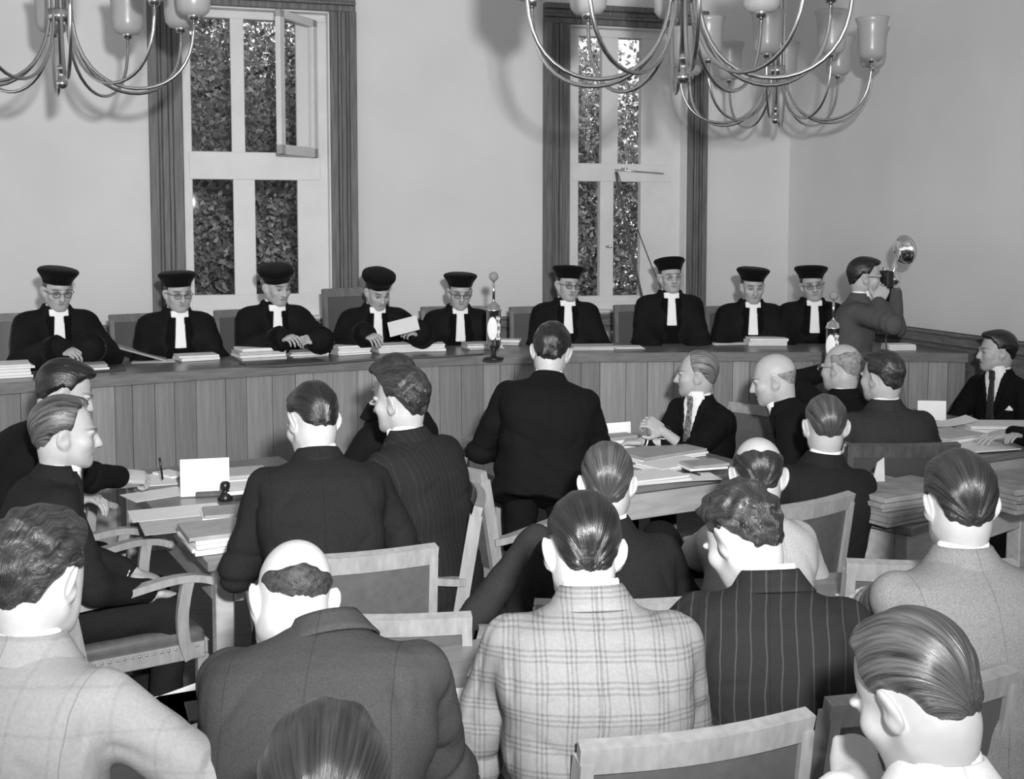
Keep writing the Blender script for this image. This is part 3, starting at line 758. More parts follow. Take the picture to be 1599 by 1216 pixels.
    if robe:
        gr = Grid((-.36, -.30, .02), (.36, .62, seat+.32), .02)
        for s in (1, -1):
            gr.cap((s*.09, .0, seat+.08), (s*.15, .42, seat+.07), .11, .10, k=.06); gr.cap((s*.15, .42, seat+.06), (s*.16, .45, .12), .10, .12, k=.05)
        link('robe_skirt', np_mesh('robe_skirt', [gr.mesh()]), cloth, root)
    if glasses: add_glasses(root, MH, glasses)
    if hat is not None: add_hat(root, MH, hat)
    return root, dict(N=N, Hc=Hc, Rh=Rh_w, org=org, Rp=Rp, hands=hands, inv=inv, MT=MT, Lt=Lt)

def shirt_collar(root, MT, nb, ax, name, m, up=0.0):
    ax = nrm(ax); ex = nrm(np.array([1., 0, 0])-ax*ax[0]); ey = np.cross(ax, ex); V = []; Fc = []; n = 36
    sec = [(.0560, -.012), (.0555, .034+up), (.0572, .0370+up), (.0598, .0365+up), (.0615, .032+up), (.0640, -.012)]; k = len(sec)
    for i in range(n):
        t = 2*math.pi*i/n; fr = max(0, -math.cos(t))
        for r, h in sec: V.append(nb+ex*math.sin(t)*r-ey*math.cos(t)*r*.98+ey*.004+ax*(h-(.016*fr if h > 0 else 0)))
    for i in range(n):
        for j in range(k): Fc.append((i*k+j, i*k+(j+1) % k, ((i+1) % n)*k+(j+1) % k, ((i+1) % n)*k+j))
    MB().add(V, Fc, True).obj(name, m, root, MT)

def collar_part(root, MT, nb, ax, cloth, front):
    """turned-down jacket collar: stands up the neck, folds over and falls on the shoulders"""
    ax = nrm(ax); ex = nrm(np.array([1., 0, 0])-ax*ax[0]); ey = np.cross(ax, ex)
    sec = [(.0600, -.020), (.0615, .018), (.0645, .0245), (.0690, .0245), (.0760, .012), (.0905, -.010), (.1010, -.0235), (.0985, -.0285), (.0850, -.016)]
    V = []; Fc = []; m = len(sec); n = 33; lim = math.radians(118 if front else 140)
    for i in range(n):
        t = -lim+2*lim*i/(n-1); s_ = abs(t)/lim
        for j, (r, h) in enumerate(sec):
            if 4 <= j <= 8: h = h-.012*s_**2; r = r+.010*s_**2
            V.append(nb+ex*math.sin(t)*r-ey*math.cos(t)*r*.95+ey*.004+ax*h)
    for i in range(n-1):
        for j in range(m): Fc.append((i*m+j, i*m+(j+1) % m, (i+1)*m+(j+1) % m, (i+1)*m+j))
    Fc += [tuple(range(m))[::-1], tuple((n-1)*m+j for j in range(m))]
    MB().add(V, Fc, True).obj('collar', cloth, root, MT)

def add_glasses(root, MH, m):
    mb = MB()
    for sx in (-1, 1):
        mb.tube([(sx*.033+.0225*math.cos(a)*(1.05), .1035-.06*abs(sx*.033+.0225*math.cos(a)-0)**1.0*.25, -.004+.019*math.sin(a)) for a in np.linspace(0, 2*math.pi, 19)], .0022, 6)
        mb.tube([(sx*.056, .101, .003), (sx*.074, .085, .004), (sx*.083, .01, .004), (sx*.084, -.012, -.004)], .0022, 6)
    mb.tube(bez([(-.011, .105, 0), (0, .110, .006), (.011, .105, 0)], 6), .002, 6)
    gl = mb.obj('glasses', m, root, MH)
    for sx in (-1, 1):
        l = MB().lathe([(.0005, 0), (.021, .001), (.0005, .002)], 16); l.obj('lens', 'lens_glass', gl, m4(rx(math.pi/2), (sx*.033, .101, -.004)))

def add_hat(root, MH, tilt):
    """velvet judge's cap: narrow band, wide soft crown. tilt = (back/forward deg, side deg, yaw deg, flare)"""
    fl_ = tilt[3] if len(tilt) > 3 else 1.0
    prof = [(.070, -.010), (.086, -.010), (.089, -.004), (.094, .012), (.106*fl_, .030), (.120*fl_, .048), (.127*fl_, .060), (.1265*fl_, .069), (.118*fl_, .078), (.095*fl_, .085), (.05, .089), (.004, .090)]
    mb = MB().lathe(prof, 36, sx=.95, sy=1.10, lobes=(6, .018))
    Rt_ = rz(-math.radians(tilt[2])) @ rx(-math.radians(tilt[0])) @ ry(math.radians(tilt[1]))
    mb.obj('hat', 'velvet', root, MH @ m4(Rt_, (0, -.012, .052)))
# ------------------------------------------------------------------ the room
CEIL = 4.35
RW = np.stack([WU, -WN, np.array([0, 0, 1.])], 1)                 # wall frame: x along the wall, y outwards, z up
MW = m4(RW, W0)
U_COR = at_wall(1231, 360)[0]
RN = -WU                                                          # normal of the right wall (into the room)
COR = wall_pt(U_COR, 0, 0)
mb = MB().box((-1, 4, -.05), (16, 16, .1)); mb.obj('floor', 'parquet', kind='structure')
mb = MB().box((-1, 4.6, CEIL+.05), (16, 15, .1)); mb.obj('ceiling', 'ceiling_paint', kind='structure')

WIN = {}
def win_geo(n, pxs, top_y, bot_y):
    u0, u1 = at_wall(pxs[0], 300)[0], at_wall(pxs[1], 300)[0]
    WIN[n] = (u0, u1, at_wall(pxs[0], top_y)[1] if n == 2 else None, 1.20)
win_geo(1, (288, 517), 0, 500); win_geo(2, (888, 1072), 38, 500)
ztop = WIN[2][2]
WIN = {k: (v[0], v[1], ztop, v[3]) for k, v in WIN.items()}
U_L = -6.5
def wall_boxes():
    mb = MB(); th = .30
    edges = [U_L, WIN[1][0], WIN[1][1], WIN[2][0], WIN[2][1], U_COR+.3]
    for i in (0, 2, 4):
        a, b = edges[i], edges[i+1]; mb.box(((a+b)/2, th/2, CEIL/2), (b-a, th, CEIL))
    for k in (1, 2):
        a, b, zt, zb = WIN[k]
        mb.box(((a+b)/2, th/2, zb/2), (b-a, th, zb)); mb.box(((a+b)/2, th/2, (zt+CEIL)/2), (b-a, th, CEIL-zt))
    return mb
wall_boxes().obj('wall_back', 'plaster', None, MW, kind='structure')
RR = np.stack([-WN*-1, WU, np.array([0, 0, 1.])], 1)              # right wall frame: x towards the camera, y outwards
MR = m4(np.stack([WN, WU, np.array([0, 0, 1.])], 1), COR)
MB().box((4.5, .15, CEIL/2), (9.6, .3, CEIL)).obj('wall_right', 'plaster', None, MR, kind='structure')
# dado: panelling and rail on both walls
DZ = 1.185
def dado(side, M, a, b):
    MB().box(((a+b)/2, -.012, (DZ-.09)/2), (b-a, .024, DZ-.09)).obj('trim_dado_panel_'+side, 'dado_wood', None, M, kind='structure')
    mb = MB().box(((a+b)/2, -.028, DZ-.045), (b-a, .056, .09), bev=.006).box(((a+b)/2, -.038, DZ-.012), (b-a, .076, .024), bev=.006)
    mb.obj('trim_dado_rail_'+side, 'dado_wood', None, M, kind='structure')
dado('back', MW, U_L, U_COR-.001); dado('right', MR, .001, 9.0)
MB().box(((U_L+U_COR)/2, -.01, .06), (U_COR-U_L, .02, .12)).obj('baseboard_back', 'dark_wood', None, m4(RW, W0+WN*.025), kind='structure')

def pane_box(mb, p0, p1, y0, y1, out, th):
    u0, _ = at_wall(p0, 300, -out); u1, _ = at_wall(p1, 300, -out); pm = (p0+p1)/2
    z0 = at_wall(pm, y1, -out)[1]; z1 = at_wall(pm, y0, -out)[1]
    hz = abs(u1-u0) > z1-z0                                          # rails stand a little proud of the stiles
    mb.box(((u0+u1)/2, out, (z0+z1)/2), (abs(u1-u0), th+(.012 if hz else 0), z1-z0), bev=.004); return u0, u1, z0, z1

def build_window(n, casing, opening, cols, label):
    a, b, zt, zb = WIN[n]
    w = empty('window_%d' % n, W0+WU*0, 0, kind='structure', M=MW)
    w['label'] = label
    # stepped wooden casing
    for nm, (p0, p1) in (('casing', (casing[0], opening[0])), ('casing', (opening[1], casing[1]))):
        u0, u1 = at_wall(p0, 300)[0], at_wall(p1, 300)[0]; wd = u1-u0; inner = u1 if nm and p1 == opening[0] else u0; sg = -1 if p1 == opening[0] else 1
        mb = MB()
        for k0, k1, dp in ((0, .30, .035), (.30, .42, .055), (.42, .62, .040), (.62, .72, .060), (.72, 1.0, .075)):
            c0, c1 = inner+sg*wd*k0, inner+sg*wd*k1; mb.box(((c0+c1)/2, -dp/2, (DZ-.03+zt)/2), (abs(c1-c0), dp, zt-DZ+.03), bev=.006)
        mb.obj('casing', 'casing_wood', w)
    u0, u1 = at_wall(casing[0], 300)[0], at_wall(casing[1], 300)[0]
    mb = MB()
    for k0, k1, dp in ((0, .05, .035), (.05, .075, .055), (.075, .115, .040), (.115, .16, .070)):
        mb.box(((u0+u1)/2, -dp/2, zt+(k0+k1)/2), (u1-u0, dp, k1-k0), bev=.005)
    mb.obj('head_casing', 'casing_wood', w)
    mb = MB()                                                      # painted reveal
    mb.box((a+.006, .15, (zt+zb)/2), (.012, .30, zt-zb)).box((b-.006, .15, (zt+zb)/2), (.012, .30, zt-zb)).box(((a+b)/2, .15, zt-.006), (b-a, .30, .012))
    mb.obj('reveal', 'white_paint', w)
    MB().box(((a+b)/2, .10, zb+.012), (b-a, .36, .024), bev=.006).obj('sill', 'white_paint', w)
    OUT = .15
    mb = MB()
    for (p0, p1, y0, y1) in cols['frame']: pane_box(mb, p0, p1, y0, y1, OUT, .07)
    zz = [(zt-.05, zt)]
    mb.box(((a+b)/2, OUT, zt-.035), (b-a-.03, .09, .07), bev=.005); mb.box(((a+b)/2, OUT, zb+.05), (b-a-.03, .095, .07), bev=.005)
    mb.obj('window_frame', 'white_paint', w)
    for (p0, p1, y0, y1) in cols['panes']:
        mb = MB(); pane_box(mb, p0-2, p1+2, y0-2, y1+2, OUT+.01, .005); mb.obj('pane', 'window_glass', w)
    return w
ZTY1 = -30
w1 = build_window(1, (235, 557), (288, 517), dict(
    frame=[(288, 301, ZTY1, 500), (464, 517, ZTY1, 500), (363, 384, ZTY1, 250), (364, 398, 270, 500), (296, 500, 238, 281), (296, 500, 459, 482)],
    panes=[(301, 363, ZTY1, 238), (384, 464, ZTY1, 238), (301, 364, 281, 459), (398, 464, 281, 459), (301, 364, 482, 492), (398, 464, 482, 492)]),
    'tall white casement window with upper right sash open behind left judges')
w2 = build_window(2, (847, 1099), (888, 1072), dict(
    frame=[(888, 901, 40, 500), (998, 1060, 40, 500), (937, 962, 40, 270), (935, 956, 270, 500), (890, 1045, 256, 284), (890, 1045, 461, 482)],
    panes=[(901, 937, 50, 256), (962, 998, 50, 256), (901, 935, 284, 461), (956, 998, 284, 461), (901, 935, 482, 492), (956, 998, 482, 492)]),
    'tall white window with hanging cords behind right-hand judges')
# the open upper sash of the left window, hinged on its right jamb
u_h = at_wall(493, 200, -.11)[0]; zs0, zs1 = at_wall(493, 247, -.11)[1], WIN[1][2]-.06
sw = at_wall(493, 200, -.11)[0]-at_wall(386, 200, -.11)[0]


def sbar(x0, x1, z0, z1): return MB().box(((x0+x1)/2, 0, (z0+z1)/2), (abs(x1-x0), .045, z1-z0), bev=.005)
m_ = MB()
for q in ((-sw, -sw+.065, zs0, zs1), (-.065, 0, zs0, zs1), (-sw, 0, zs0, zs0+.075), (-sw, 0, zs1-.06, zs1)): m_.box(((q[0]+q[1])/2, 0, (q[2]+q[3])/2), (q[1]-q[0], .045, q[3]-q[2]), bev=.005)
me_ = m_.mesh('sash'); sash = link('sash', me_, 'white_paint', w1, m4(rz(math.radians(52)), (u_h, .085, 0)))
MB().box((-sw/2, 0, (zs0+zs1)/2), (sw-.12, .005, zs1-zs0-.12)).obj('pane', 'window_glass', sash)
# cords and stay of the right window
def wpt(px, py, off): u, z = at_wall(px, py, off); return np.array([u, -off, z])
mb = MB().tube(bez([wpt(962, 268, -.08), wpt(972, 330, -.05), wpt(985, 390, -.03), wpt(1004, 470, -.02)], 10), .012, 7)
mb.obj('cord', 'cord', w2)['label'] = 'thick dark sash cord'
mb = MB().tube(bez([wpt(964, 268, -.08), wpt(985, 330, -.05), wpt(1005, 385, -.03), wpt(1032, 450, -.02)], 10), .004, 6)
mb.obj('cord', 'cord', w2)['label'] = 'thin slanting string'
mb = MB().tube([wpt(960, 265, -.07), wpt(1036, 271, -.06)], .007, 6)
mb.obj('stay_bar', 'nail_brass', w2)
for k, (px, py) in enumerate(((978, 46), (975, 264), (951, 385))): MB().tube([wpt(px-4, py, -.10), wpt(px+4, py, -.06)], .012, 6).obj('catch', 'nail_brass', w2)
# radiator under the right window
rad = empty('radiator', wall_pt(at_wall(965, 520)[0], .11, 0), TH, 'pale ribbed radiator below the right window', 'radiator')
for i in range(11): MB().box((-.40+.08*i, 0, .62), (.05, .12, .86), bev=.02).obj('rib', 'radiator_paint', rad)
MB().box((0, 0, .12), (.9, .05, .05), bev=.01).box((0, 0, .06), (.05, .12, .12)).obj('foot_rail', 'radiator_paint', rad)

# ------------------------------------------------------------------ trees outside
MB().box((0, 16, -.25), (40, 30, .1)).obj('lawn', 'lawn', None, MW, kind='structure')
def tree(u, out, h, cr, n, seed, label, zc=None):
    rnd = np.random.default_rng(seed); base = W0+WU*u-WN*out
    root = empty('tree', (base[0], base[1], -.2), seed, label, 'tree', 'trees outside the windows')
    mb = MB(); mb.tube([(0, 0, 0), (.05, .03, h*.4), (-.04, 0, h*.8)], [.16, .12, .05], 8)
    mb.obj('trunk', 'bark', root)
    for k in range(7):
        a = k*2.4; z = h*(.22+.09*k); mb = MB(); mb.tube(bez([(0, 0, z), (math.cos(a)*cr*.4, math.sin(a)*cr*.4, z+.25), (math.cos(a)*cr*.85, math.sin(a)*cr*.85, z+.7)], 5), [.05, .042, .034, .026, .02, .012], 6)
        mb.obj('branch', 'bark', root)
    zc = zc or h*.55
    # leaf tufts
    cl = rnd.normal(size=(n//26, 3)); cl /= np.linalg.norm(cl, axis=1)[:, None]; cl *= (rnd.random(len(cl))**.45)[:, None]
    cl = cl*np.array([cr, cr, h*.52])+np.array([0, 0, zc])
    c = np.repeat(cl, 26, 0)+rnd.normal(size=(len(cl)*26, 3))*.15
    m = len(c); d = rnd.normal(size=(m, 3)); d /= np.linalg.norm(d, axis=1)[:, None]; e = np.cross(d, rnd.normal(size=(m, 3))); e /= np.linalg.norm(e, axis=1)[:, None]
    f = np.cross(d, e); L = (.026+.026*rnd.random(m))[:, None]
    V = np.stack([c-d*L, c+e*L*.55+f*L*.15, c+d*L, c-e*L*.55+f*L*.15], 1).reshape(-1, 3)
    Q = np.arange(4*m).reshape(m, 4); t = np.repeat(.45+1.3*np.repeat(rnd.random(len(cl)), 26)*rnd.random(m), 4)
    me = np_mesh('foliage', [(V, Q)], t); link('foliage', me, 'leaf', root, kind='stuff')
ul, ur = (WIN[1][0]+WIN[1][1])/2, (WIN[2][0]+WIN[2][1])/2
tree(ul-.9, 4.2, 4.45, 1.9, 46000, 11, 'leafy tree filling left half of the left window view')
tree(ul+1.2, 5.0, 4.5, 1.9, 46000, 12, 'leafy tree with dark trunk at right half of left window view')
tree(ul+.1, 8.5, 4.9, 2.6, 26000, 13, 'more distant leafy tree behind others at the left window')
tree(ur-.2, 5.0, 4.15, 1.8, 40000, 14, 'leafy tree at the left panes of the right window')
tree(ur+1.7, 6.0, 4.4, 2.2, 40000, 15, 'leafy tree at the middle panes of the right window')
tree(ur+.9, 10.0, 4.8, 2.8, 26000, 16, 'more distant leafy tree seen through the right window')

# ------------------------------------------------------------------ judges' bench
BZ = 1.07
bp = [(-170, 611), (0, 598), (152, 588), (297, 577.6), (480, 567), (600, 560), (729, 554.5), (900, 551), (1100, 549.5), (1300, 549.5), (1440, 550.5), (1512, 551.5)]
BP = np.array([at_z(x, y, BZ)[:2] for x, y in bp])
BP = np.array([BP[0]*.5+BP[0]*.5]+[(BP[i-1]+2*BP[i]+BP[i+1])/4 for i in range(1, len(BP)-1)]+[BP[-1]])
def arc_resample(P, n):
    s = np.concatenate([[0], np.cumsum(np.linalg.norm(np.diff(P, axis=0), axis=1))]); t = np.linspace(0, s[-1], n)
    return np.stack([np.interp(t, s, P[:, 0]), np.interp(t, s, P[:, 1])], 1), s[-1]
BC, BLEN = arc_resample(BP, 60)
def path_normal(P):
    t = np.gradient(P, axis=0); t /= np.linalg.norm(t, axis=1)[:, None]; return np.stack([-t[:, 1], t[:, 0]], 1)    # away from the public
BNORM = path_normal(BC)
def bench_off(d):                                                 # offset line, kept clear of the right wall
    p = BC+BNORM*d; e = np.maximum(0, .06-(p-COR[:2]) @ RN[:2])[:, None]; return p+RN[:2]*e
bench = empty('judges_bench', (0, 0, 0), 0, 'long curved wooden bench with planked front in front of robed judges', 'bench')
def strip(mb, d0, d1, z0, z1):
    a, b = bench_off(d0), bench_off(d1); n = len(a)
    V = [(*a[i], z0) for i in range(n)]+[(*b[i], z0) for i in range(n)]+[(*a[i], z1) for i in range(n)]+[(*b[i], z1) for i in range(n)]
    Fc = []
    for i in range(n-1):
        Fc += [(i, n+i, n+i+1, i+1), (2*n+i, 2*n+i+1, 3*n+i+1, 3*n+i), (i, i+1, 2*n+i+1, 2*n+i), (n+i, 3*n+i, 3*n+i+1, n+i+1)]
    Fc += [(0, 2*n, 3*n, n), (n-1, 2*n-1, 4*n-1, 3*n-1)]
    mb.add(V, Fc, False); return mb
strip(MB(), .012, .70, BZ-.05, BZ).obj('worktop', 'bench_top_wood', bench)
strip(MB(), 0.0, .0119, BZ-.062, BZ-.001).obj('edge_band', 'bench_edge_wood', bench)
strip(MB(), .075, .10, 0, BZ-.05).obj('backing_board', 'dark_wood', bench)
rnd = random.Random(4); s = 0.0; acc = np.concatenate([[0], np.cumsum(np.linalg.norm(np.diff(bench_off(.05), axis=0), axis=1))]); FP = bench_off(.055)
while s < acc[-1]-.05:
    w = min(rnd.choice((.10, .115, .13, .15, .165, .18)), acc[-1]-s)
    p0 = np.array([np.interp(s, acc, FP[:, 0]), np.interp(s, acc, FP[:, 1])]); p1 = np.array([np.interp(s+w, acc, FP[:, 0]), np.interp(s+w, acc, FP[:, 1])])
    dv = p1-p0; c = (p0+p1)/2; pr = rnd.uniform(-.0015, .0025)
    MB().box((0, pr, (BZ-.052)/2), (np.linalg.norm(dv)-.0022, .024, BZ-.052), bev=.0026).obj('plank', 'plank_wood', bench, m4(rz(math.atan2(dv[1], dv[0])), (c[0], c[1], 0)))
    s += w
# raised platform behind the bench
a = bench_off(.10); poly = [tuple(p) for p in a[::3]]+[tuple(a[-1])]
e1 = wall_pt(U_COR-.02, .04, 0); e0 = wall_pt(U_L+1.2, .04, 0)
dz_poly = poly+[tuple(COR[:2]+(WN*2.35)[:2]-WU[:2]*.04)][:0]+[tuple(e1[:2]), tuple(e0[:2])]
FLOOR_D = .28
MB().prism(dz_poly, 0.0, FLOOR_D).obj('floor_dais', 'dais_wood', kind='structure')

# ------------------------------------------------------------------ tables
TA = math.radians(29); A_ = np.array([math.cos(TA), math.sin(TA), 0]); B_ = np.array([-math.sin(TA), math.cos(TA), 0])
def table(name, corner, la, lb, label, z=.75, ang=TA, apron=.13, panel=False, top_m='table_wood', edge_m='table_edge_wood', inset=.035, leg=.065):
    t = empty(name, (corner[0], corner[1], 0), ang, label, 'table')
    MB().box((la/2, lb/2, z-.018), (la, lb, .036), bev=.004).obj('tabletop', top_m, t)
    zz = z-.036
    for x in (inset+leg/2, la-inset-leg/2):
        for y in (inset+leg/2, lb-inset-leg/2): MB().box((x, y, zz/2), (leg, leg, zz), bev=.006).obj('leg', edge_m, t)
    i = inset+.012
    for c, sz in (((la/2, i, 0), (la-2*inset-2*leg, .022)), ((la/2, lb-i, 0), (la-2*inset-2*leg, .022)), ((i, lb/2, 0), (.022, lb-2*inset-2*leg)), ((la-i, lb/2, 0), (.022, lb-2*inset-2*leg))):
        ah = apron
        if panel and c[1] == lb/2 and c[0] == i: ah = .60
        MB().box((c[0], c[1], zz-ah/2), (sz[0], sz[1], ah), bev=.003).obj('apron', edge_m, t)
    return t
C_L = at_z(325, 878, .75); C_M = np.array([.44, 5.06, 0]); C_R2 = at_z(1424, 824, .75); C_R = at_z(1534, 713, .75)
table('table', C_L, .80, 1.72, 'wooden table at left covered with papers, name card and folders')
table('table', C_M, .92, 1.5, 'wooden table in the middle piled with files before silver-haired man')
table('table', C_R2, 1.05, .56, 'wooden table at right with pale side panel carrying brown files', panel=True, ang=math.radians(40))
table('table', C_R, .95, 1.15, 'wooden table at far right under hand of dark sleeve')
f0 = at_z(386, 1199, .75); f1 = at_z(757, 1107, .75); FA = math.atan2(f1[1]-f0[1], f1[0]-f0[0]); fd = nrm(f1-f0)
PD = f0-fd*1.35
table('press_desk', PD, 2.35, .43, 'long narrow wooden desk in the front row with loose papers', ang=FA, apron=.09)
DESKF = fd; DESKN = np.array([-fd[1], fd[0], 0])
MB().box((2.35/2, .25, .28), (2.2, .30, .02)).obj('shelf', 'table_wood', [o for o in bpy.data.objects if o.name == 'press_desk'][0])
# second press desk at right, mostly hidden by its sitters
P2 = at_z(1105, 985, .75)
# ------------------------------------------------------------------ chairs
def make_chair(wood, leather, label, arms=True, bh=.88, name='armchair', curl=True):
    c = empty(name, (0, 0, 0), 0, label, 'chair')
    # seat frame and cushion (origin on the floor under the seat centre, facing +y)
    for sx in (-1, 1): MB().box((sx*.235, 0, .40), (.03, .44, .06), bev=.004).obj('seat_rail', wood, c)
    MB().box((0, .225, .40), (.44, .03, .06), bev=.004).obj('seat_rail', wood, c); MB().box((0, -.215, .40), (.44, .03, .06), bev=.004).obj('seat_rail', wood, c)
    g = Grid((-.28, -.27, .38), (.28, .28, .52), .014)
    X, Y, Z = g.ax[0][:, None, None], g.ax[1][None, :, None], g.ax[2][None, None, :]
    q = np.stack(np.broadcast_arrays(np.abs(X)-.215, np.abs(Y)-.205, np.abs(Z-.435)-.02-.012*np.cos(X*6)*np.cos(Y*6)))
    g.d = (np.sqrt((np.maximum(q, 0)**2).sum(0))+np.minimum(q.max(0), 0)-.022).astype(np.float32)
    cu = link('seat', np_mesh('seat', [g.mesh()]), leather, c)
    mb = MB()
    for i in range(18): mb.lathe([(.0055, 0), (.004, .0035), (.0005, .0045)], 6, c=(-.21+.0247*i, .2405, .418), R=rx(-math.pi/2))
    for sx in (-1, 1):
        for i in range(16): mb.lathe([(.0055, 0), (.004, .0035), (.0005, .0045)], 6, c=(sx*.2505, -.19+.0253*i, .418), R=ry(sx*math.pi/2))
    mb.obj('nail_heads', 'nail_brass', cu)
    # back: stiles ending rounded beside the seat, top rail, leather panel
    for sx in (-1, 1):
        p = bez([(sx*.252, -.20, .36), (sx*.252, -.225, .52), (sx*.245, -.285, bh-.01)], 8)
        MB().ribbon(p, [.028]*9, [.048]*8+[.046], axis=(0, 1, .15)).lathe([(.0, -.014), (.024, -.014), (.024, .014), (.0, .014)], 14, c=(sx*.252, -.20, .36), R=ry(math.pi/2)).obj('stile', wood, c)
    top = [(-.257+.0514*i, -.287-.028*math.sin(math.pi*i/10), bh-.005) for i in range(11)]
    MB().ribbon(top, .034, .058, axis=(0, -.25, 1)).obj('top_rail', wood, c)
    lo = [(-.235+.047*i, -.226-.02*math.sin(math.pi*i/10), .50) for i in range(11)]
    MB().ribbon(lo, .028, .04, axis=(0, -.15, 1)).obj('lower_rail', wood, c)
    n = 11; V = []; Fc = []
    for j in range(7):
        t = j/6
        for i in range(n):
            s_ = i/(n-1); x = (-.235+.47*s_); y = -.226-.055*t-(.02+.008*t)*math.sin(math.pi*s_); z = .50+(bh-.05-.48)*t
            V.append((x, y+.012+.008*math.sin(math.pi*t)*math.sin(math.pi*s_), z)); 
    for j in range(7):
        t = j/6
        for i in range(n):
            s_ = i/(n-1); x = (-.235+.47*s_); y = -.226-.055*t-(.02+.008*t)*math.sin(math.pi*s_); z = .50+(bh-.05-.48)*t
            V.append((x, y-.010-.006*math.sin(math.pi*t)*math.sin(math.pi*s_), z))
    for j in range(6):
        for i in range(n-1):
            a = j*n+i; Fc.append((a, a+n, a+n+1, a+1)); b = a+7*n; Fc.append((b, b+1, b+n+1, b+n))
    MB().add(V, Fc, True).obj('back_panel', leather, c)
    if arms:
        for sx in (-1, 1):
            p = bez([(sx*.258, -.245, .63), (sx*.275, -.10, .635), (sx*.285, .05, .69), (sx*.285, .16, .70), (sx*.283, .245, .655)], 14)
            MB().ribbon(p, [.036+.012*math.sin(math.pi*min(1, i/10)) for i in range(15)], .026).lathe([(.0, -.022), (.0145, -.022), (.0145, .022), (.0, .022)], 10, c=p[-1], R=ry(math.pi/2)).obj('arm', wood, c)
            p = bez([(sx*.255, .16, .38), (sx*.262, .12, .48), (sx*.272, .13, .58), (sx*.282, .155, .682)], 8)
            MB().ribbon(p, .028, .040, axis=(0, 1, 0)).obj('arm_support', wood, c)
    for sx in (-1, 1):
        MB().box((sx*.225, .215, .19), (.042, .042, .38), bev=.005).obj('leg', wood, c)
        MB().ribbon([(sx*.225, -.20, .40), (sx*.225, -.215, .20), (sx*.225, -.245, 0)], .036, .040, axis=(0, 1, 0)).obj('leg', wood, c)
    return c
CH0 = make_chair('chair_wood', 'chair_leather', 'x')
CHD = make_chair('dark_wood', 'dark_leather', 'x', name='dark_armchair', bh=.92)
CHJ = make_chair('judge_wood', 'judge_leather', 'x', name='judge_chair', bh=1.06)
used = set()
def chair(x, y, heading, label, kind='wood', z=0, sz=1.0):
    src = {'wood': CH0, 'dark': CHD, 'judge': CHJ}[kind]
    if src.name in used: o = copy_tree(src)
    else: o = src; used.add(src.name)
    o.location = (x, y, z); o.rotation_euler = (0, 0, -math.radians(heading)); o.scale = (1, 1, sz); o['label'] = label; o['group'] = {'wood': 'light wooden armchairs', 'dark': 'dark armchairs', 'judge': 'high leather chairs of the judges'}[kind]
    return o

# ------------------------------------------------------------------ chandeliers
def chandelier(px, py, Y, label, R=.65, proto=None, rot=0.0):
    p = at_y(px, py, Y)
    if proto is not None:
        c = copy_tree(proto); c.location = p; c.rotation_euler = (0, 0, rot); c['label'] = label; return c
    c = empty('chandelier', p, rot, label, 'chandelier', 'brass chandeliers')
    ph = CEIL-p[2]
    MB().lathe([(.001, -.028), (.016, -.024), (.027, -.010), (.029, 0), (.026, .012), (.014, .022), (.014, .06), (.020, .062), (.020, .085), (.012, .09), (.012, .10)], 16).obj('finial', 'brass', c)
    MB().tube([(0, 0, .08), (0, 0, ph)], .013, 10).obj('stem', 'brass', c)
    MB().lathe([(.05, ph-.06), (.075, ph-.05), (.075, ph), (.05, ph)], 20).obj('ceiling_rose', 'brass', c)
    MB().lathe([(.030, .30), (.062, .30), (.062, .36), (.030, .36)], 20).obj('collar', 'brass', c)
    NA = 10
    def arm_path():
        p1 = bez([(.052, 0, .95), (.052, 0, .60), (.052, 0, .40)], 4)
        p2 = bez([(.052, 0, .38), (.056, 0, .16), (.13, 0, -.085), (.36, 0, -.075), (.60, 0, -.065), (R, 0, .12), (R, 0, .33)], 20)
        return p1+p2
    am = MB().tube(arm_path(), .0088, 8).mesh('arm')
    so = [(.008, .32), (.022, .325), (.030, .345), (.030, .36), (.010, .362)]
    sockm = MB().lathe(so, 14).mesh('socket')
    prof = [(.028, .345), (.060, .352), (.080, .375), (.086, .42), (.087, .50), (.090, .55), (.098, .585), (.109, .610), (.107, .612), (.095, .585), (.087, .55), (.084, .50), (.083, .42), (.077, .38), (.058, .357), (.028, .350)]
    shm = MB().lathe(prof, 24, close=False).mesh('shade')
    bm_ = MB().lathe([(.013, .36), (.013, .41), (.024, .44), (.028, .47), (.020, .50), (.001, .51)], 14).mesh('bulb')
    for k in range(NA):
        a = 2*math.pi*k/NA; Rz_ = rz(a)
        link('arm', am, 'brass', c, m4(Rz_, (0, 0, 0))); T = Rz_ @ np.array([R, 0, 0])
        link('socket', sockm, 'brass', c, m4(Rz_, T)); sh = link('shade', shm, 'frosted_glass', c, m4(Rz_, T)); link('bulb', bm_, 'card_white', sh)
    return c
ch3 = chandelier(1211, 187, 7.9, 'smaller-looking brass chandelier at right near the back wall')
chandelier(1067, 120, 4.68, 'largest brass chandelier hanging in the foreground at top centre', proto=ch3, rot=.25)
chandelier(97, 130, 5.85, 'brass chandelier with frosted shades at top left corner', proto=ch3, rot=.12)
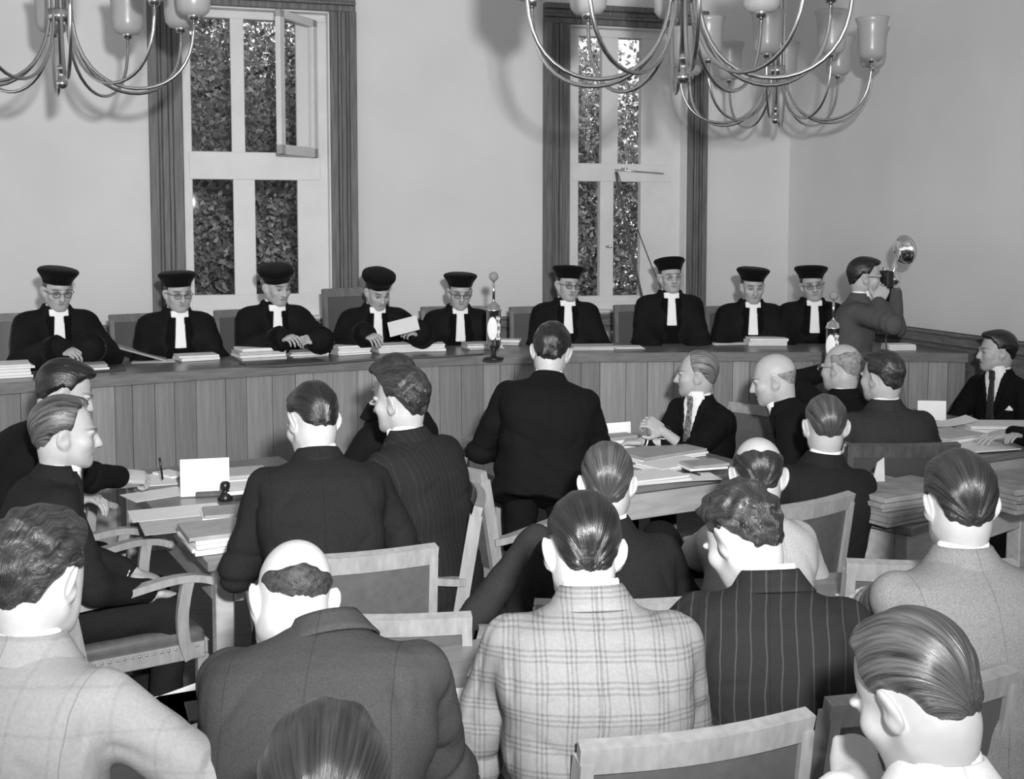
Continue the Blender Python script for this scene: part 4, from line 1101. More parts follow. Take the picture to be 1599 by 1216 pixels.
# ------------------------------------------------------------------ people: the nine judges
HS = dict(thr='std', thick=.008, vol=0, top=.062)
GJ = 'robed judges behind the bench'
JU = []
def judge(label, px, py, Y, head, body, hat, lean=(4, 0), glasses='dark_wood', hairmat='hair_grey', **kw):
    r, d = person(label, px, py, Y, head=head, body=body, lean=lean, floor=FLOOR_D, cloth='robe', robe=True, hair=HS, hairmat=hairmat, glasses=glasses, hat=hat,
                  group=GJ, bow=.02, width=1.03, hidden_legs=True, neck=.050, **kw); JU.append(d)
    hw = (.60 if Y < 7.3 else .5)
    return r, d
BT = BZ+.045
def onb(px, py, z=BT): return at_z(px, py, z)
judge('judge in black robe and cap with dark-rimmed glasses and clasped hands, leftmost', 90, 453, 7.10, (143, 12, 0), 148, (-4, -4, 0, 1.0),
      R=dict(p=at_y(92, 546, 6.82), dir=(.95, -.25, -.1), curl=.45, up=(.2, -.5, .9)), Lh=dict(p=at_y(140, 543, 6.88), dir=(-.9, -.35, -.05), curl=.5, up=(0, -.4, .9)), lean=(8, 0), fat=.05)
judge('judge in cap with thin glasses seated before left edge of left window', 278, 457, 7.5, (146, 8, 0), 150, (-6, 3, 0, 1.0), lean=(6, 0))
judge('bare-eyed judge in tilted cap before left window, hands on papers', 432, 448, 7.75, (136, 10, 0), 152, (4, 14, 0, .98), glasses=None, hairmat='hair_silver',
      R=dict(p=at_y(440, 530, 7.42), dir=(.6, -.6, .2), curl=.5, up=(.3, -.6, .7)), Lh=dict(p=at_y(500, 531, 7.46), dir=(-.8, -.4, .1), curl=.5, up=(0, -.6, .7)), lean=(8, 0), fat=.05)
judge('judge in cap looking down at white sheet in his hand', 590, 455, 8.05, (150, 24, 0), 160, (0, 6, 0, .98), glasses=None, hairmat='hair_brown',
      R=dict(p=at_y(572, 522, 7.72), dir=(.5, -.7, -.1), curl=.4, up=(0, -.5, .8)), Lh=dict(p=at_y(655, 520, 7.75), dir=(-.5, -.6, .2), curl=.6, up=(.6, -.2, .7)), lean=(8, 0), fat=.08)
judge('judge with glasses in cap beside the tall chrome microphone', 718, 456, 8.35, (168, 12, -3), 168, (-8, 2, 0, 1.0), lean=(6, 0))
judge('judge with round dark glasses before left casing of right window', 887, 444, 8.45, (160, 4, -4), 172, (-6, 0, 0, .98), glasses='black_plastic', hairmat='hair_brown', lean=(3, 0))
judge('upright judge with rimless glasses before right casing of right window', 1047, 432, 8.5, (172, 0, 2), 178, (-10, 0, 0, .95), glasses='chrome', hairmat='hair_black', lean=(2, 0))
judge('judge without glasses between right window and room corner', 1175, 447, 8.5, (178, 10, 0), 180, (-6, -3, 0, 1.0), glasses=None, lean=(5, 0))
judge('judge with head tilted beneath cap, sitting next to the press photographer', 1268, 444, 8.5, (184, 4, 8), 182, (-8, -8, 0, 1.0), hairmat='hair_brown', lean=(3, 0), glasses='dark_wood')

# ------------------------------------------------------------------ the press photographer
PHO = person('photographer in grey suit standing and aiming his flash camera', 1352, 432, 7.45, head=(98, 4, 0), body=108, lean=(4, 0), stand=True, cloth='suit_lightgrey', hair=dict(thr='std', thick=.010, vol=.006),
             hairmat='hair_black', glasses='black_plastic', R=dict(p=at_y(1370, 470, 7.28), dir=(.5, .15, .85), curl=.75, up=(.0, -1, .2), pole=(.7, -.7, -1)),
             Lh=dict(p=at_y(1397, 450, 7.66), dir=(.05, -.1, 1), curl=.85, up=(.9, .4, 0), pole=(-.3, .6, -1)), front=True, tie='tie_dark')

# ------------------------------------------------------------------ left table
FRB = dict(thr='std', thick=.011, vol=.008)
SLK = dict(thr='std', thick=.009, vol=.002, groove=.0018)
person('dark-haired man in black suit writing at left table, behind silver-haired man', 103, 612, 4.55, head=(66, 22, 0), body=58, lean=(22, 0), hair=FRB, hairmat='hair_black', cloth='suit_black', bow=.05,
       Lh=dict(loc=(-.15, .36, .80), curl=.4), R=dict(p=at_z(216, 752, .80), dir=(.85, .35, -.12), curl=.8, up=(-.1, -.55, .8), thumb=.8), front=True)
person('silver-haired man in profile in dark suit seated at left table', 104, 676, 4.0, head=(66, 6, 0), body=58, lean=(9, 0), hair=dict(thr='recede', thick=.014, vol=.004, groove=.0026), hairmat='hair_streaked', cloth='suit_charcoal', fat=.12,
       R=dict(loc=(.15, .36, .62), curl=.4), Lh=dict(loc=(-.12, .36, .62), curl=.4), front=True, heavy=.6)
person('dark-haired man in charcoal suit with back turned, bent over left table', 487, 656, 3.88, head=(-38, 30, 6), body=-14, lean=(20, 0), hair=SLK, hairmat='hair_black', cloth='suit_charcoal', bow=.045, width=1.08,
       Lh=dict(loc=(-.14, .40, .79), curl=.4, pole=(-.6, -.5, -1)), R=dict(loc=(.16, .38, .79), curl=.4, pole=(.7, -.5, -1)))
person('wavy-haired man in faintly striped suit in armchair, face turned left', 625, 624, 4.3, head=(-62, 6, 0), body=-50, lean=(10, -3), hair=dict(thr='std', thick=.013, vol=.008, wavy=.0022), hairmat='hair_wavy', cloth='suit_faint_stripe', bow=.03,
       Lh=dict(loc=(-.16, .38, .66), curl=.4), R=dict(loc=(.16, .30, .66), curl=.4), front=True)
person('man mostly hidden behind wavy-haired man at left table', 616, 600, 4.95, head=(-60, 26, 0), body=-62, lean=(4, -14), Npx=(600, 634, 4.96), hair=FRB, hairmat='hair_wavy', cloth='suit_black', bow=.05,
       R=dict(loc=(.2, .38, .80), curl=.4), Lh=dict(loc=(-.2, .38, .80), curl=.4))
# ------------------------------------------------------------------ standing advocate
person('man in black suit standing and leaning over middle table, back turned', 861, 548, 5.15, head=(6, 18, 6), body=-6, lean=(24, 8), stand=True, hair=dict(thr='std', thick=.012, vol=.004, wavy=.0018), hairmat='hair_black', cloth='suit_black',
       bow=.05, Lh=dict(loc=(-.16, .42, .86), curl=.5, pole=(-.7, -.8, -.4)), R=dict(loc=(.16, .44, .90), curl=.5, pole=(.8, -.8, -.5)), width=1.06, pel=.92)
# ------------------------------------------------------------------ middle and right tables
person('silver-haired man with pocket square and clenched hand at middle table', 1087, 584, 6.25, head=(-78, 2, 0), body=-128, lean=(4, -4), hair=dict(thr='recede', thick=.011, vol=.0, groove=.002), hairmat='hair_silver', cloth='suit_black', front=True,
       tie='tie_pattern', pocket=True, fat=.15, heavy=.5, R=dict(p=at_y(1036, 674, 5.92), dir=(-.75, -.1, .55), curl=.85, up=(.3, -.75, .6), pole=(.6, -.3, -1)), Lh=dict(p=at_z(1005, 690, .80), dir=(-1, .1, 0), curl=.4, pole=(-.5, -.2, -1)))
person('bald man in black suit leaning sideways, looking down to his left', 1207, 592, 5.6, head=(-75, 14, 0), body=-72, lean=(24, 4), hair=dict(thr='fringe', thick=.003, vol=0, top=.03, groove=0), hairmat='hair_fringe_grey', cloth='suit_black', front=True,
       tie='tie_dark', fat=.2, heavy=.9, R=dict(loc=(.12, .33, .66), curl=.4), Lh=dict(loc=(-.12, .36, .66), curl=.4))
person('balding man with glasses and grey fringe sitting beneath the photographer', 1313, 574, 6.0, head=(-40, 6, 4), body=-35, lean=(6, 0), hair=dict(thr='fringe', thick=.004, vol=0, bald=((0, .1, 1), 58), groove=0), hairmat='hair_fringe_grey', cloth='suit_black',
       glasses='nail_brass', heavy=.6, fat=.1, Lh=dict(p=at_y(1306, 574, 6.17), hide=True, pole=(-1, .1, -.4)), R=dict(loc=(.16, .34, .66), curl=.4))
person('wavy dark-haired man in grey suit with back turned, behind brown files', 1377, 588, 5.5, head=(-32, 4, 0), body=-8, lean=(6, 0), hair=dict(thr='std', thick=.009, vol=.002, wavy=.0016), hairmat='hair_wavy', cloth='suit_grey',
       Lh=dict(loc=(-.2, .36, .76), curl=.4), R=dict(loc=(.2, .36, .76), curl=.4), width=1.06)
person('short-haired man in dark suit seen from behind in front of brown files', 1288, 664, 4.6, head=(2, 4, 0), body=-14, lean=(3, 6), hair=dict(thr='short', thick=.007, vol=0), hairmat='hair_grey', cloth='suit_charcoal', wr=.004)
person('young man with slick dark hair and white shirt seated against right wall', 1556, 548, 7.0, head=(-84, 2, 0), body=-122, lean=(4, 0), hair=dict(thr='std', thick=.011, vol=.008), hairmat='hair_black', cloth='suit_black', front=True, pocket=True,
       R=dict(loc=(.16, .36, .62), curl=.4), Lh=dict(loc=(-.14, .36, .66), curl=.4))
person('dark sleeve and hand of man reaching onto far right table, cut by frame', 1690, 600, 5.75, head=(-70, 10, 0), body=-78, lean=(14, 0), hair=SLK, hairmat='hair_brown', cloth='suit_black', front=True,
       R=dict(loc=(.2, .36, .80), curl=.4), Lh=dict(p=at_z(1530, 676, .80), dir=(-.95, -.1, -.12), curl=.2, up=(0, -.15, 1), spread=.25))
person('slick-haired man in charcoal jacket with legs crossed, back turned', 948, 752, 3.6, head=(4, 6, 0), body=-6, lean=(4, 0), hair=SLK, hairmat='hair_grey', cloth='suit_charcoal', trousers='trousers_grey', fat=.06,
       Lh=dict(loc=(-.14, .28, .62), curl=.4), R=dict(loc=(.14, .28, .62), curl=.4), width=1.06,
       legs=[((.09, .02, .535), (.10, .42, .535), (.12, .40, .11)), ((-.07, .02, .56), (-.17, .46, .80), (-.50, .42, .44))])
person('bald-crowned man in pale jacket with dark crossed leg, in armchair', 1183, 742, 3.72, head=(4, 16, 0), body=-28, lean=(2, 6), neck=.05, hair=dict(thr='fringe', thick=.007, vol=0, bald=((0, -.05, 1), 60), groove=.002), hairmat='hair_brown', cloth='jacket_light', trousers='suit_black',
       Lh=dict(p=at_z(1096, 846, .74), dir=(-.35, .9, -.1), curl=.5, pole=(-1, -.6, -.4)), R=dict(loc=(.2, .26, .66), curl=.4),
       legs=[((.09, .02, .535), (.10, .42, .535), (.12, .40, .11)), ((-.09, .02, .55), (-.02, .46, .80), (.14, .52, .42))])
# ------------------------------------------------------------------ front rows
person('man in light flannel jacket at left edge of front row, wavy hair', 62, 897, 2.2, head=(14, 16, 0), body=10, lean=(12, 0), hair=dict(thr='std', thick=.014, vol=.006, wavy=.003), hairmat='hair_wavy', cloth='jacket_flannel', trousers='suit_grey',
       R=dict(loc=(.24, .36, .78), curl=.4, pole=(1, -.5, -.3)), Lh=dict(loc=(-.2, .36, .78), curl=.4), width=1.06, fine=True, noface=True)
person('balding man in mid-grey suit bent low over front desk', 457, 936, 2.42, head=(-24, 30, 10), body=4, lean=(26, -4), Npx=(510, 980, 2.33), hair=dict(thr='shaved', thick=.005, vol=0, bald=((0, .05, 1), 82), groove=.001), hairmat='hair_fringe', cloth='suit_midgrey', bow=.06, width=1.2, shirt=False,
       R=dict(loc=(.06, .54, .80), curl=.4, pole=(.45, -.1, -1)), Lh=dict(loc=(-.12, .56, .80), curl=.4, pole=(-.7, -.1, -.9)), heavy=.5, noface=True)
person('slick dark-haired man in light checked jacket at centre of front row', 910, 858, 2.55, head=(-8, 22, 3), body=-2, lean=(10, 0), Npx=(924, 930, 2.46), hair=dict(thr='std', thick=.010, vol=.002, groove=.0022), hairmat='hair_black', cloth='jacket_check', trousers='suit_grey', bow=.05, width=1.08,
       Lh=dict(loc=(-.20, .36, .78), curl=.4, pole=(-.5, -.6, -1)), R=dict(loc=(.18, .36, .78), curl=.4, pole=(.3, -.6, -1)), noface=True)
person('curly-haired man in dark pinstripe suit bending his head leftwards', 1158, 838, 2.80, head=(-36, 36, 4), body=14, lean=(12, -2), Npx=(1203, 905, 2.70), hair=dict(thr='std', thick=.014, vol=.006, wavy=.0042), hairmat='hair_wavy', cloth='suit_pinstripe', bow=.05,
       Lh=dict(loc=(-.16, .36, .76), curl=.4, pole=(-1, -.4, -.4)), R=dict(loc=(.20, .36, .76), curl=.4), width=1.04)
person('slick-haired man in light tweed jacket at right of front row', 1497, 784, 2.85, head=(2, 14, 0), body=-6, lean=(10, 0), hair=dict(thr='std', thick=.012, vol=.002, groove=.0024), hairmat='hair_brown', cloth='jacket_tweed', trousers='suit_grey', bow=.04, width=1.12,
       Lh=dict(p=at_z(1385, 940, .79), dir=(-.5, .8, .1), curl=.6, pole=(-1, -.6, -.3)), R=dict(loc=(.24, .34, .76), curl=.4), noface=True)
person('man nearest camera at lower right in pale jacket with streaked hair', 1425, 1082, 1.80, head=(-36, 32, 0), body=-10, lean=(16, 0), hair=dict(thr='recede', thick=.011, vol=.004, groove=.003), hairmat='hair_grey', cloth='jacket_pale', trousers='suit_grey', bow=.04,
       Lh=dict(p=at_y(1332, 1228, 1.98), dir=(.25, .8, .55), curl=.8, thumb=.8, pole=(-1, -.4, -.5)), R=dict(loc=(.2, .3, .62), curl=.4))
person('dark brown hair of man at bottom edge below bent balding man', 508, 1255, 1.45, head=(-6, 12, 0), body=0, lean=(6, 0), hair=dict(thr='std', thick=.012, vol=.004, groove=.003), hairmat='hair_brown', cloth='suit_charcoal', noface=True)

# ------------------------------------------------------------------ chairs in use
chair(-1.42, 4.14, 58, 'light armchair with leather seat under silver-haired man at left table')
chair(-1.86, 4.78, 58, 'light armchair of writing man, arm tips showing at left table edge')
chair(-.575, 3.80, -18, 'light armchair with broad leather back behind man in charcoal suit')
chair(-.44, 4.33, -96, 'light armchair side-on beneath wavy-haired man in striped suit')
chair(-.02, 4.86, 55, 'empty light armchair turned right behind standing man in black', sz=1.05)
chair(-.37, 3.42, 0, 'light armchair showing only its top corner above front desk', sz=.93)
chair(.30, 3.52, -4, 'light armchair under slick-haired man with crossed legs', sz=.94)
chair(.82, 3.80, -26, 'light armchair hidden under man in pale jacket', sz=.80)
chair(.92, 4.44, -34, 'light armchair with leather back under short-haired man in dark suit')
chair(1.27, 3.72, 0, 'empty light armchair in front of hand of tweed-jacketed man')
chair(.285, 2.53, -18, 'light armchair with top rail at bottom centre, under pinstriped man')
chair(1.34, 2.98, -6, 'light armchair under tweed-jacketed man at right edge')
chair(.80, 2.75, -22, 'light armchair with leather back just beyond man nearest camera')
chair(1.74, 5.42, -4, 'dark leather armchair under man in grey suit behind brown files', 'dark')
chair(1.20, 6.28, -128, 'light armchair hidden under silver-haired man with pocket square')
chair(1.32, 5.62, -80, 'light armchair hidden under bald leaning man')
chair(1.78, 5.95, -35, 'light armchair hidden under balding man with glasses')
chair(3.02, 7.02, -122, 'light armchair under young man against right wall')
d0 = at_y(1470, 600, 6.95); chair(d0[0], d0[1], 100, 'empty dark armchair left of young man by right wall', 'dark', sz=1.1)
chair(-.60, 5.02, -50, 'light armchair hidden under man behind wavy-haired man')
# judges' chairs
JC = [(-60, 498, 7.45, 'far left judge'), (170, 497, 7.85, 'judge with thin glasses'), (334, 490, 8.15, 'bare-eyed judge at left window'), (503, 457, 8.45, 'judge holding white sheet'), (657, 484, 8.7, 'judge beside chrome microphone'),
      (795, 484, 8.8, 'judge with round dark glasses'), (958, 481, 8.85, 'upright judge with rimless glasses'), (1100, 483, 8.9, 'judge near room corner')]
for px, py, Y, nm in JC:
    p = at_y(px, py, Y); bh = p[2]-FLOOR_D; hd = 150 if px < 550 else 168; h = math.radians(hd)
    f = np.array([math.sin(h), math.cos(h), 0]); r = np.array([math.cos(h), -math.sin(h), 0])
    c = p-r*.26+f*.29                                              # the corner seen is the chair's own right-hand top corner
    chair(c[0], c[1], hd, ('tallest' if px == 503 else 'high')+' leather-backed chair of '+nm, 'judge', FLOOR_D, bh/1.06)
# ------------------------------------------------------------------ papers, cards, microphones, camera
TZ = .75
rnd = random.Random(9)
def slab(name, p, w, l, h, ang, m, label, cat, n=1, group=None, wob=4, page='paper', cover=None):
    """a flat pile: n separate layers a little out of register (layers are parts when n > 1)"""
    t = math.radians(ang)
    if n == 1:
        o = MB().box((0, 0, h/2), (w, l, h), bev=min(.002, h*.3)).obj(name, m, None, m4(rz(t), p)); return set_props(o, label, cat, group)
    o = empty(name, p, t, label, cat, group); z = 0
    for i in range(n):
        hh = h/n*rnd.uniform(.7, 1.3); mm = cover if (cover and i == n-1) else (m if i % 2 == 0 else page)
        MB().box((rnd.uniform(-.008, .008), rnd.uniform(-.008, .008), z+hh/2), (w*rnd.uniform(.94, 1), l*rnd.uniform(.94, 1), hh*.92), rz(math.radians(rnd.uniform(-wob, wob))), bev=.0015).obj('sheaf', mm, o); z += hh
    return o
def P(px, py, z): return at_z(px, py, z)
def sheet(px, py, z, w, l, ang, label, m='paper', curl=.0, name='paper_sheet'):
    p = P(px, py, z); V = []; Fc = []; n = 7
    for j in range(2):
        for i in range(n):
            s_ = i/(n-1)
            for k in range(2): V.append(((s_-.5)*w, (k-.5)*l, .0008+j*.0016+curl*(s_-.2)**2*(s_ > .2)))
    for i in range(n-1):
        a = 2*i; Fc.append((a, a+1, a+3, a+2)); b = a+2*n; Fc.append((b, b+2, b+3, b+1)); Fc.append((a, a+2, b+2, b)); Fc.append((a+1, b+1, b+3, a+3))
    Fc += [(0, 2*n, 2*n+1, 1), (2*n-2, 2*n-1, 4*n-1, 4*n-2)]
    o = MB().add(V, Fc).obj(name, m, None, m4(rz(math.radians(ang)), p)); return set_props(o, label, 'paper', 'papers on the tables')
bang = lambda px: 30 if px < 650 else (12 if px < 800 else 3)
# on the judges' bench
def bstack(px, py, w, l, h, label, n=4, m='paper_grey', da=0, name='document_pile', cover=None): return slab(name, P(px, py, BZ+.001), w, l, h, bang(px)+da, m, label, 'papers', n, 'files on the judges bench', cover=cover)
bstack(-5, 588, .36, .26, .075, 'thick pale document pile at far left end of bench', 5, 'paper')
slab('blotter', P(138, 578, BZ+.001), .38, .26, .012, 30, 'folder_dark', 'black writing pad under book before leftmost judge', 'pad')
slab('book', P(131, 576, BZ+.014), .27, .20, .032, 26, 'paper', 'closed book with dark patch on cover before leftmost judge', 'book', 2, cover='folder_grey')
sheet(240, 564, BZ+.002, .26, .19, 16, 'pale sheet lying open before judge with thin glasses')
o = MB().box((0, 0, 0), (.32, .20, .012), bev=.003).obj('folder', 'folder_grey', None, m4(rz(math.radians(20)) @ ry(math.radians(18)), P(222, 551, BZ+.05))); set_props(o, 'thin grey folder cover standing half open on bench', 'folder')
bstack(308, 561, .26, .20, .035, 'low pile of white pages in front of judge with thin glasses', 2, 'paper')
bstack(405, 560, .30, .22, .075, 'tall pale file pile before bare-eyed judge', 4, 'paper_grey')
bstack(478, 556, .26, .18, .035, 'low open file right of tall pile before bare-eyed judge', 3, 'paper_grey')
bstack(545, 552, .24, .20, .065, 'left pile of white files before sheet-reading judge', 4, 'paper')
bstack(612, 549, .26, .20, .06, 'middle pile of white files before sheet-reading judge', 4, 'paper')
bstack(668, 547, .24, .18, .055, 'right pile of white files before sheet-reading judge', 3, 'paper')
o = MB().box((0, 0, 0), (.20, .004, .15), bev=.001).obj('paper_sheet', 'paper', None, m4(rz(math.radians(5)) @ ry(math.radians(-14)) @ rx(math.radians(-55)), at_y(630, 509, 7.58))); set_props(o, 'white sheet held up by judge in the middle left', 'paper')
bstack(752, 544, .26, .18, .04, 'crumpled pale papers left of chrome microphone', 3, 'paper_grey', 8)
bstack(795, 538, .16, .14, .04, 'small pale papers right of chrome microphone', 2, 'paper_grey', -20)
bstack(925, 545, .30, .22, .03, 'flat open file before judge with round dark glasses', 3, 'paper_grey')
bstack(978, 543, .22, .16, .016, 'thin pale booklet right of flat open file', 2, 'paper')
bstack(1139, 537, .26, .14, .010, 'thin white papers before judge without glasses', 2, 'paper')
bstack(1196, 538, .28, .18, .05, 'pale file pile before judge near corner', 4, 'paper')
bstack(1404, 546, .20, .14, .045, 'white file pile right of standing photographer', 3, 'paper')
o = MB().tube([P(x, y, BZ+.005) for x, y in ((365, 572), (440, 571), (520, 566), (600, 560), (690, 557), (755, 553))], .006, 6).obj('cable', 'cord'); set_props(o, 'thin dark cable lying along bench to microphone', 'cable')
set_props(MB().box((0, 0, .004), (.50, .16, .008), bev=.002).obj('leather_mat', 'folder_dark', None, m4(rz(math.radians(31)), P(440, 566, BZ+.001))), 'flat dark mat under files before bare-eyed judge', 'mat')
# left table
ta = 29
def tab(px, py, z=TZ+.001): return P(px, py, z)
set_props(MB().box((0, 0, .002), (.36, .26, .003)).obj('paper_sheet', 'paper', None, m4(rz(math.radians(ta-8)), tab(210, 752))), 'large sheet under writing hand at far end of left table', 'paper', 'papers on the tables')
sheet(245, 772, TZ+.001, .26, .18, 40, 'sheet beside writing hand on left table', 'paper')
slab('envelope', tab(266, 742), .16, .09, .012, -40, 'paper', 'folded white papers beyond the pen on left table', 'paper')
sheet(275, 800, TZ+.001, .36, .20, 24, 'long loose sheet near left edge of left table', 'paper')
sheet(300, 818, TZ+.001, .38, .22, 24, 'grey loose sheet overhanging left table near files', 'paper_grey')
slab('file_stack', tab(362, 848), .34, .25, .075, ta, 'paper', 'stack of three white files at near corner of left table', 'papers', 5, cover='folder_grey')
slab('booklet', tab(368, 802), .26, .17, .022, 20, 'paper', 'small grey booklet on papers below ink bottle', 'book', 2, cover='folder_grey')
slab('book', tab(395, 770), .27, .20, .05, 22, 'folder_dark', 'dark-spined book behind ink bottle on left table', 'book', 2, cover='paper')
slab('document_box', tab(372, 752), .28, .20, .045, 26, 'paper', 'pale document pile behind white card on left table', 'papers', 3, cover='paper_grey')
def name_card(px0, py0, px1, py1, Y, tilt, ang, label, zt=TZ):
    b = at_z((px0+px1)/2, py1, zt); w = (px1-px0)/F_PX*b[1]/math.cos(math.radians(ang)); h = (py1-py0)/F_PX*b[1]
    c = empty('name_card', b, math.radians(ang), label, 'card', 'white name cards')
    MB().box((0, 0, h/2+.004), (w, .004, h), rx(math.radians(-tilt)), bev=.001).obj('card', 'card_white', c)
    MB().box((.02, .0, .012), (.12, .035, .024), bev=.004).obj('holder', 'dark_wood', c); return c
name_card(284, 716, 357, 775, 0, 4, 14, 'large white name card standing on left table')
name_card(945, 660, 986, 697, 0, 4, 24, 'white name card standing among files on middle table', TZ)
name_card(1433, 626, 1476, 662, 0, 4, -8, 'white name card standing on far right table', TZ)
ink = empty('ink_bottle', tab(352, 781), 0, 'small black ink bottle before white card on left table', 'bottle')
MB().lathe([(.030, 0), (.034, .004), (.032, .02), (.022, .034), (.016, .042), (.016, .05)], 20).obj('bottle_body', 'black_plastic', ink)
MB().lathe([(.019, .05), (.021, .054), (.020, .075), (.012, .082), (.001, .083)], 16).obj('cap', 'black_plastic', ink)
pw = tab(250, 733, TZ+.09)
set_props(MB().tube([P(254, 748, TZ+.035), at_y(249, 715, P(254, 748, TZ+.035)[1]-.02)], [.0045, .0055], 8).obj('pen', 'black_plastic'), 'dark pen upright in writing hand at left table', 'pen')
# middle table
def mslab(px, py, w, l, h, label, n=3, m='paper', da=0, cover=None, z=TZ): return slab('file_pile', P(px, py, z+.001), w, l, h, ta+da, m, label, 'papers', n, 'files on middle table', cover=cover)
mslab(925, 700, .40, .30, .07, 'pile of files at far left of middle table', 5, 'paper', cover='folder_grey')
mslab(908, 728, .22, .22, .04, 'files at left edge of middle table below other pile', 3, 'paper')
mslab(1030, 712, .44, .26, .035, 'wide grey folder with papers in middle of middle table', 3, 'paper', 4, cover='folder_grey')
mslab(1050, 728, .34, .20, .02, 'white file under reading strings on middle table', 2, 'paper', 6)
mslab(1010, 748, .36, .22, .022, 'loose white papers along front edge of middle table', 3, 'paper', -4)
slab('book', P(1098, 729, TZ+.02), .20, .14, .028, ta-10, 'paper', 'small grey book at right end of middle table', 'book', 2, cover='folder_grey')
sheet(1080, 745, TZ+.003, .24, .16, 12, 'loose sheet under pencil at right front of middle table')
set_props(MB().tube([P(1065, 733, TZ+.012), P(1093, 741, TZ+.012)], .004, 6).obj('pencil', 'black_plastic'), 'dark pencil lying on sheet on middle table', 'pencil')
# right tables
def kslab(px, py, w, l, h, label, n, da=0, z=TZ): return slab('file_bundle', P(px, py, z+.001), w, l, h, ta+da, 'kraft', label, 'papers', n, 'brown file bundles', page='kraft', wob=5)
kslab(1372, 800, .34, .40, .12, 'thick bundle of brown paper files on right table', 6)
kslab(1440, 786, .30, .36, .08, 'second brown file bundle behind slick-haired tweed man', 4, 8)
kslab(1590, 784, .40, .34, .10, 'brown file bundle at right edge of right table', 5, -4)
set_props(MB().prism([(0, 0), (.055, 0), (.05, .10), (.02, .08)], -.002, .002).obj('index_tab', 'paper_grey', None, m4(rz(math.radians(10)) @ rx(math.pi/2), P(1362, 752, TZ+.115)+np.array([0, 0, 0]))), 'pointed paper flap standing up from brown files', 'paper')
slab('file_pile', P(1480, 690, TZ+.001), .34, .26, .05, ta, 'paper_grey', 'crumpled pale papers at left of far right table', 'papers', 3, cover='paper_grey')
slab('folder', P(1530, 700, TZ+.002), .32, .24, .014, ta-14, 'folder_dark', 'dark folder with white edge under reaching hand', 'folder', 2)
slab('file_pile', P(1560, 672, TZ+.002), .42, .24, .05, ta-30, 'paper', 'long white papers beyond reaching hand at far right', 'papers', 2)
sheet(1482, 662, TZ+.03, .26, .18, 0, 'white sheet curling up beside far right name card', curl=.06)
# front desk
DA = math.degrees(FA)
sheet(752, 1090, TZ+.001, .19, .14, DA-18, 'white card-sized sheet on front desk left of checked jacket')
sheet(802, 1042, TZ+.001, .22, .16, DA-40, 'sheet at far edge of front desk, under checked sleeve')
sheet(300, 1110, TZ+.001, .30, .24, DA-6, 'white sheets between flannel jacket and bent balding man', 'paper')
sheet(325, 1090, TZ+.001, .26, .20, DA+20, 'second white sheet at left part of front desk', 'paper')
slab('folder', P(345, 1106, TZ+.004), .16, .12, .006, DA-10, 'folder_dark', 'dark folder corner beside bent balding man', 'folder')
sheet(1370, 935, TZ+.001, .20, .16, 20, 'white paper under hand of tweed-jacketed man')
nb = P(1370, 940, TZ); table('press_desk', (nb[0]-.55, nb[1]-.18, 0), 1.5, .42, 'short press desk before tweed-jacketed man, mostly hidden', ang=math.radians(8), apron=.09)
set_props(MB().tube([at_y(1350, 1208, 2.06), at_y(1377, 1200, 2.05)], .0042, 8).obj('cigarette', 'card_white'), 'white cigarette in hand of man nearest camera', 'cigarette')

# ------------------------------------------------------------------ microphones
def text_mesh(s, size, ext=.002):
    c = bpy.data.curves.new('t', 'FONT'); c.body = s; c.size = size; c.extrude = ext; c.align_x = 'CENTER'; c.align_y = 'CENTER'
    o = bpy.data.objects.new('t', c); COL.objects.link(o); dg = bpy.context.evaluated_depsgraph_get(); me = bpy.data.meshes.new_from_object(o.evaluated_get(dg)); bpy.data.objects.remove(o); return me
def microphone(base, label, heading, ball=True, s=1.0):
    m = empty('microphone', base, heading, label, 'microphone', 'chrome broadcast microphones'); m.scale = (s, s, s)
    MB().lathe([(.075, 0), (.078, .006), (.075, .014), (.03, .022), (.018, .03), (.018, .08)], 20).obj('base', 'black_plastic', m)
    MB().lathe([(.018, .06), (.045, .085), (.052, .10), (.054, .12), (.054, .36), (.058, .362), (.058, .378), (.054, .38), (.045, .41), (.02, .425), (.012, .44)], 24).obj('housing', 'chrome', m)
    pl = MB().lathe([(.001, 0), (.036, 0), (.038, .002), (.036, .004), (.001, .004)], 28, sy=2.3, R=rx(math.pi/2)).obj('badge', 'card_white', m, m4(rz(-.25), (-.014, -.051, .235)))
    lp = MB().box((0, 0, 0), (.034, .004, .17), bev=.001).obj('letter_plate', 'paper', m, m4(rz(.45), (.030, -.048, .235)))
    for i, ch in enumerate('NRU'):
        link('letter', text_mesh(ch, .044), 'black_plastic', lp, m4(rx(math.pi/2), (0, -.004, .052-.052*i)))
    MB().tube([(0, 0, .43), (0, 0, .60)], .010, 10).obj('rod', 'chrome', m)
    if ball: MB().lathe([(.001, .585), (.018, .590), (.031, .604), (.036, .620), (.031, .637), (.018, .651), (.001, .656)], 18).obj('capsule', 'foam', m)
    return m
microphone(P(771, 561, BZ), 'tall chrome microphone with white oval badge at bench centre', .1, s=.86)
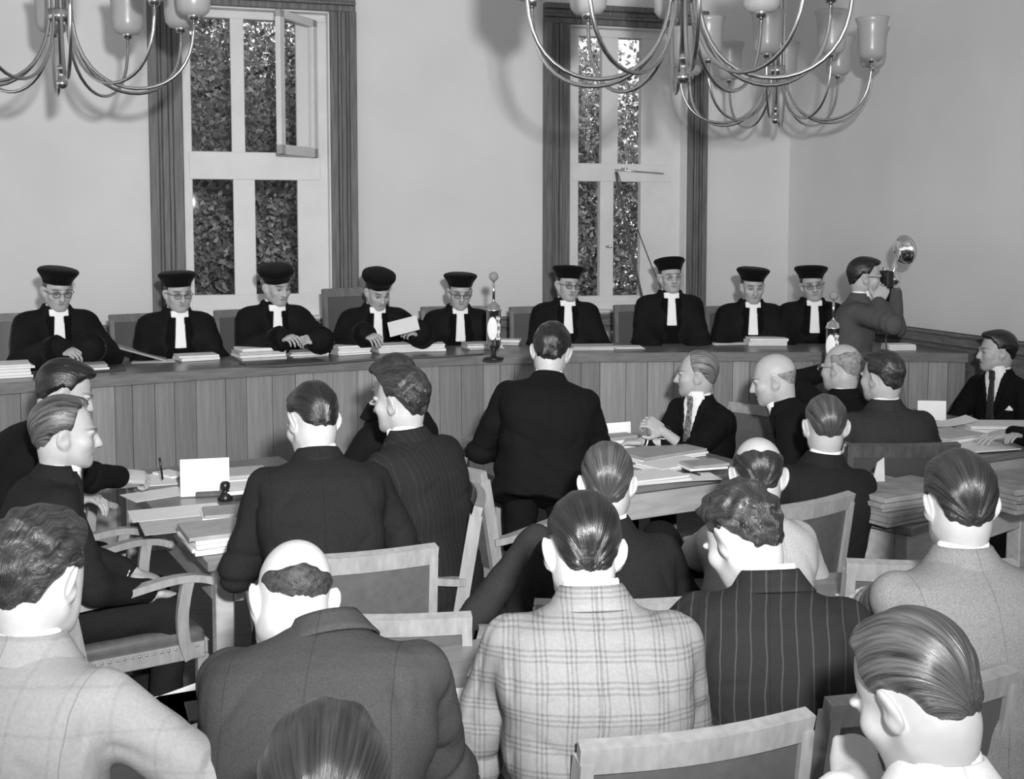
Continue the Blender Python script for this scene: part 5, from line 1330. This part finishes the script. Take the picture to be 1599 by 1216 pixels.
microphone(at_y(1300, 560, 7.12)*np.array([1, 1, 0])+np.array([0, 0, 1.0]), 'chrome microphone with white badge before photographer', -.3, s=.8)
mst = at_y(1300, 560, 7.12)
st = empty('microphone_stand', (mst[0], mst[1], 0), 0, 'thin floor stand carrying microphone in front of photographer', 'stand')
MB().lathe([(.14, 0), (.145, .01), (.13, .02), (.02, .03), (.016, .05)], 20).obj('foot', 'black_plastic', st); MB().tube([(0, 0, .03), (0, 0, 1.0)], .011, 8).obj('pole', 'chrome', st)

# ------------------------------------------------------------------ press camera with flash reflector
pc = at_y(1383, 436, 7.40); F2 = m4(rz(math.radians(-75)), pc)    # y axis: viewing direction
pcam = empty('press_camera', (0, 0, 0), 0, 'press camera with dish flash held by photographer', 'camera', M=F2)
MB().box((0, 0, 0), (.12, .05, .11), bev=.008).obj('camera_body', 'black_plastic', pcam)
MB().lathe([(.034, .02), (.034, .07), (.028, .085), (.020, .09)], 18, R=rx(-math.pi/2)).obj('lens', 'chrome', pcam)
MB().box((0, .0, .065), (.03, .04, .022), bev=.004).obj('viewfinder', 'chrome', pcam)
gun = at_y(1398, 425, 7.58); dish = at_y(1403, 392, 7.55)
gi = np.array(F2.inverted()); loc = lambda p: gi[:3, :3] @ np.array(p)+gi[:3, 3]
MB().tube([loc(at_y(1385, 470, 7.58)), loc(at_y(1393, 430, 7.58)), loc(dish)], .016, 10).obj('flash_handle', 'chrome', pcam)
rd = MB().lathe([(.012, 0), (.05, .012), (.085, .035), (.098, .06), (.095, .061), (.082, .039), (.048, .017), (.012, .006)], 24, close=False)
rd.obj('reflector', 'chrome', pcam, m4(rz(math.radians(75-62)) @ rx(math.radians(-82)), loc(dish)))
MB().lathe([(.014, 0), (.022, .03), (.024, .05), (.012, .07), (.001, .074)], 12).obj('flash_bulb', 'frosted_glass', pcam, m4(rz(math.radians(75-62)) @ rx(math.radians(-82)), loc(dish)))
set_props(MB().tube(bez([at_y(1386, 470, 7.58), at_y(1380, 520, 7.55), at_y(1386, 560, 7.5)], 8), .006, 6).obj('flash_cable', 'cord'), 'dark flash cable hanging from press camera', 'cable')
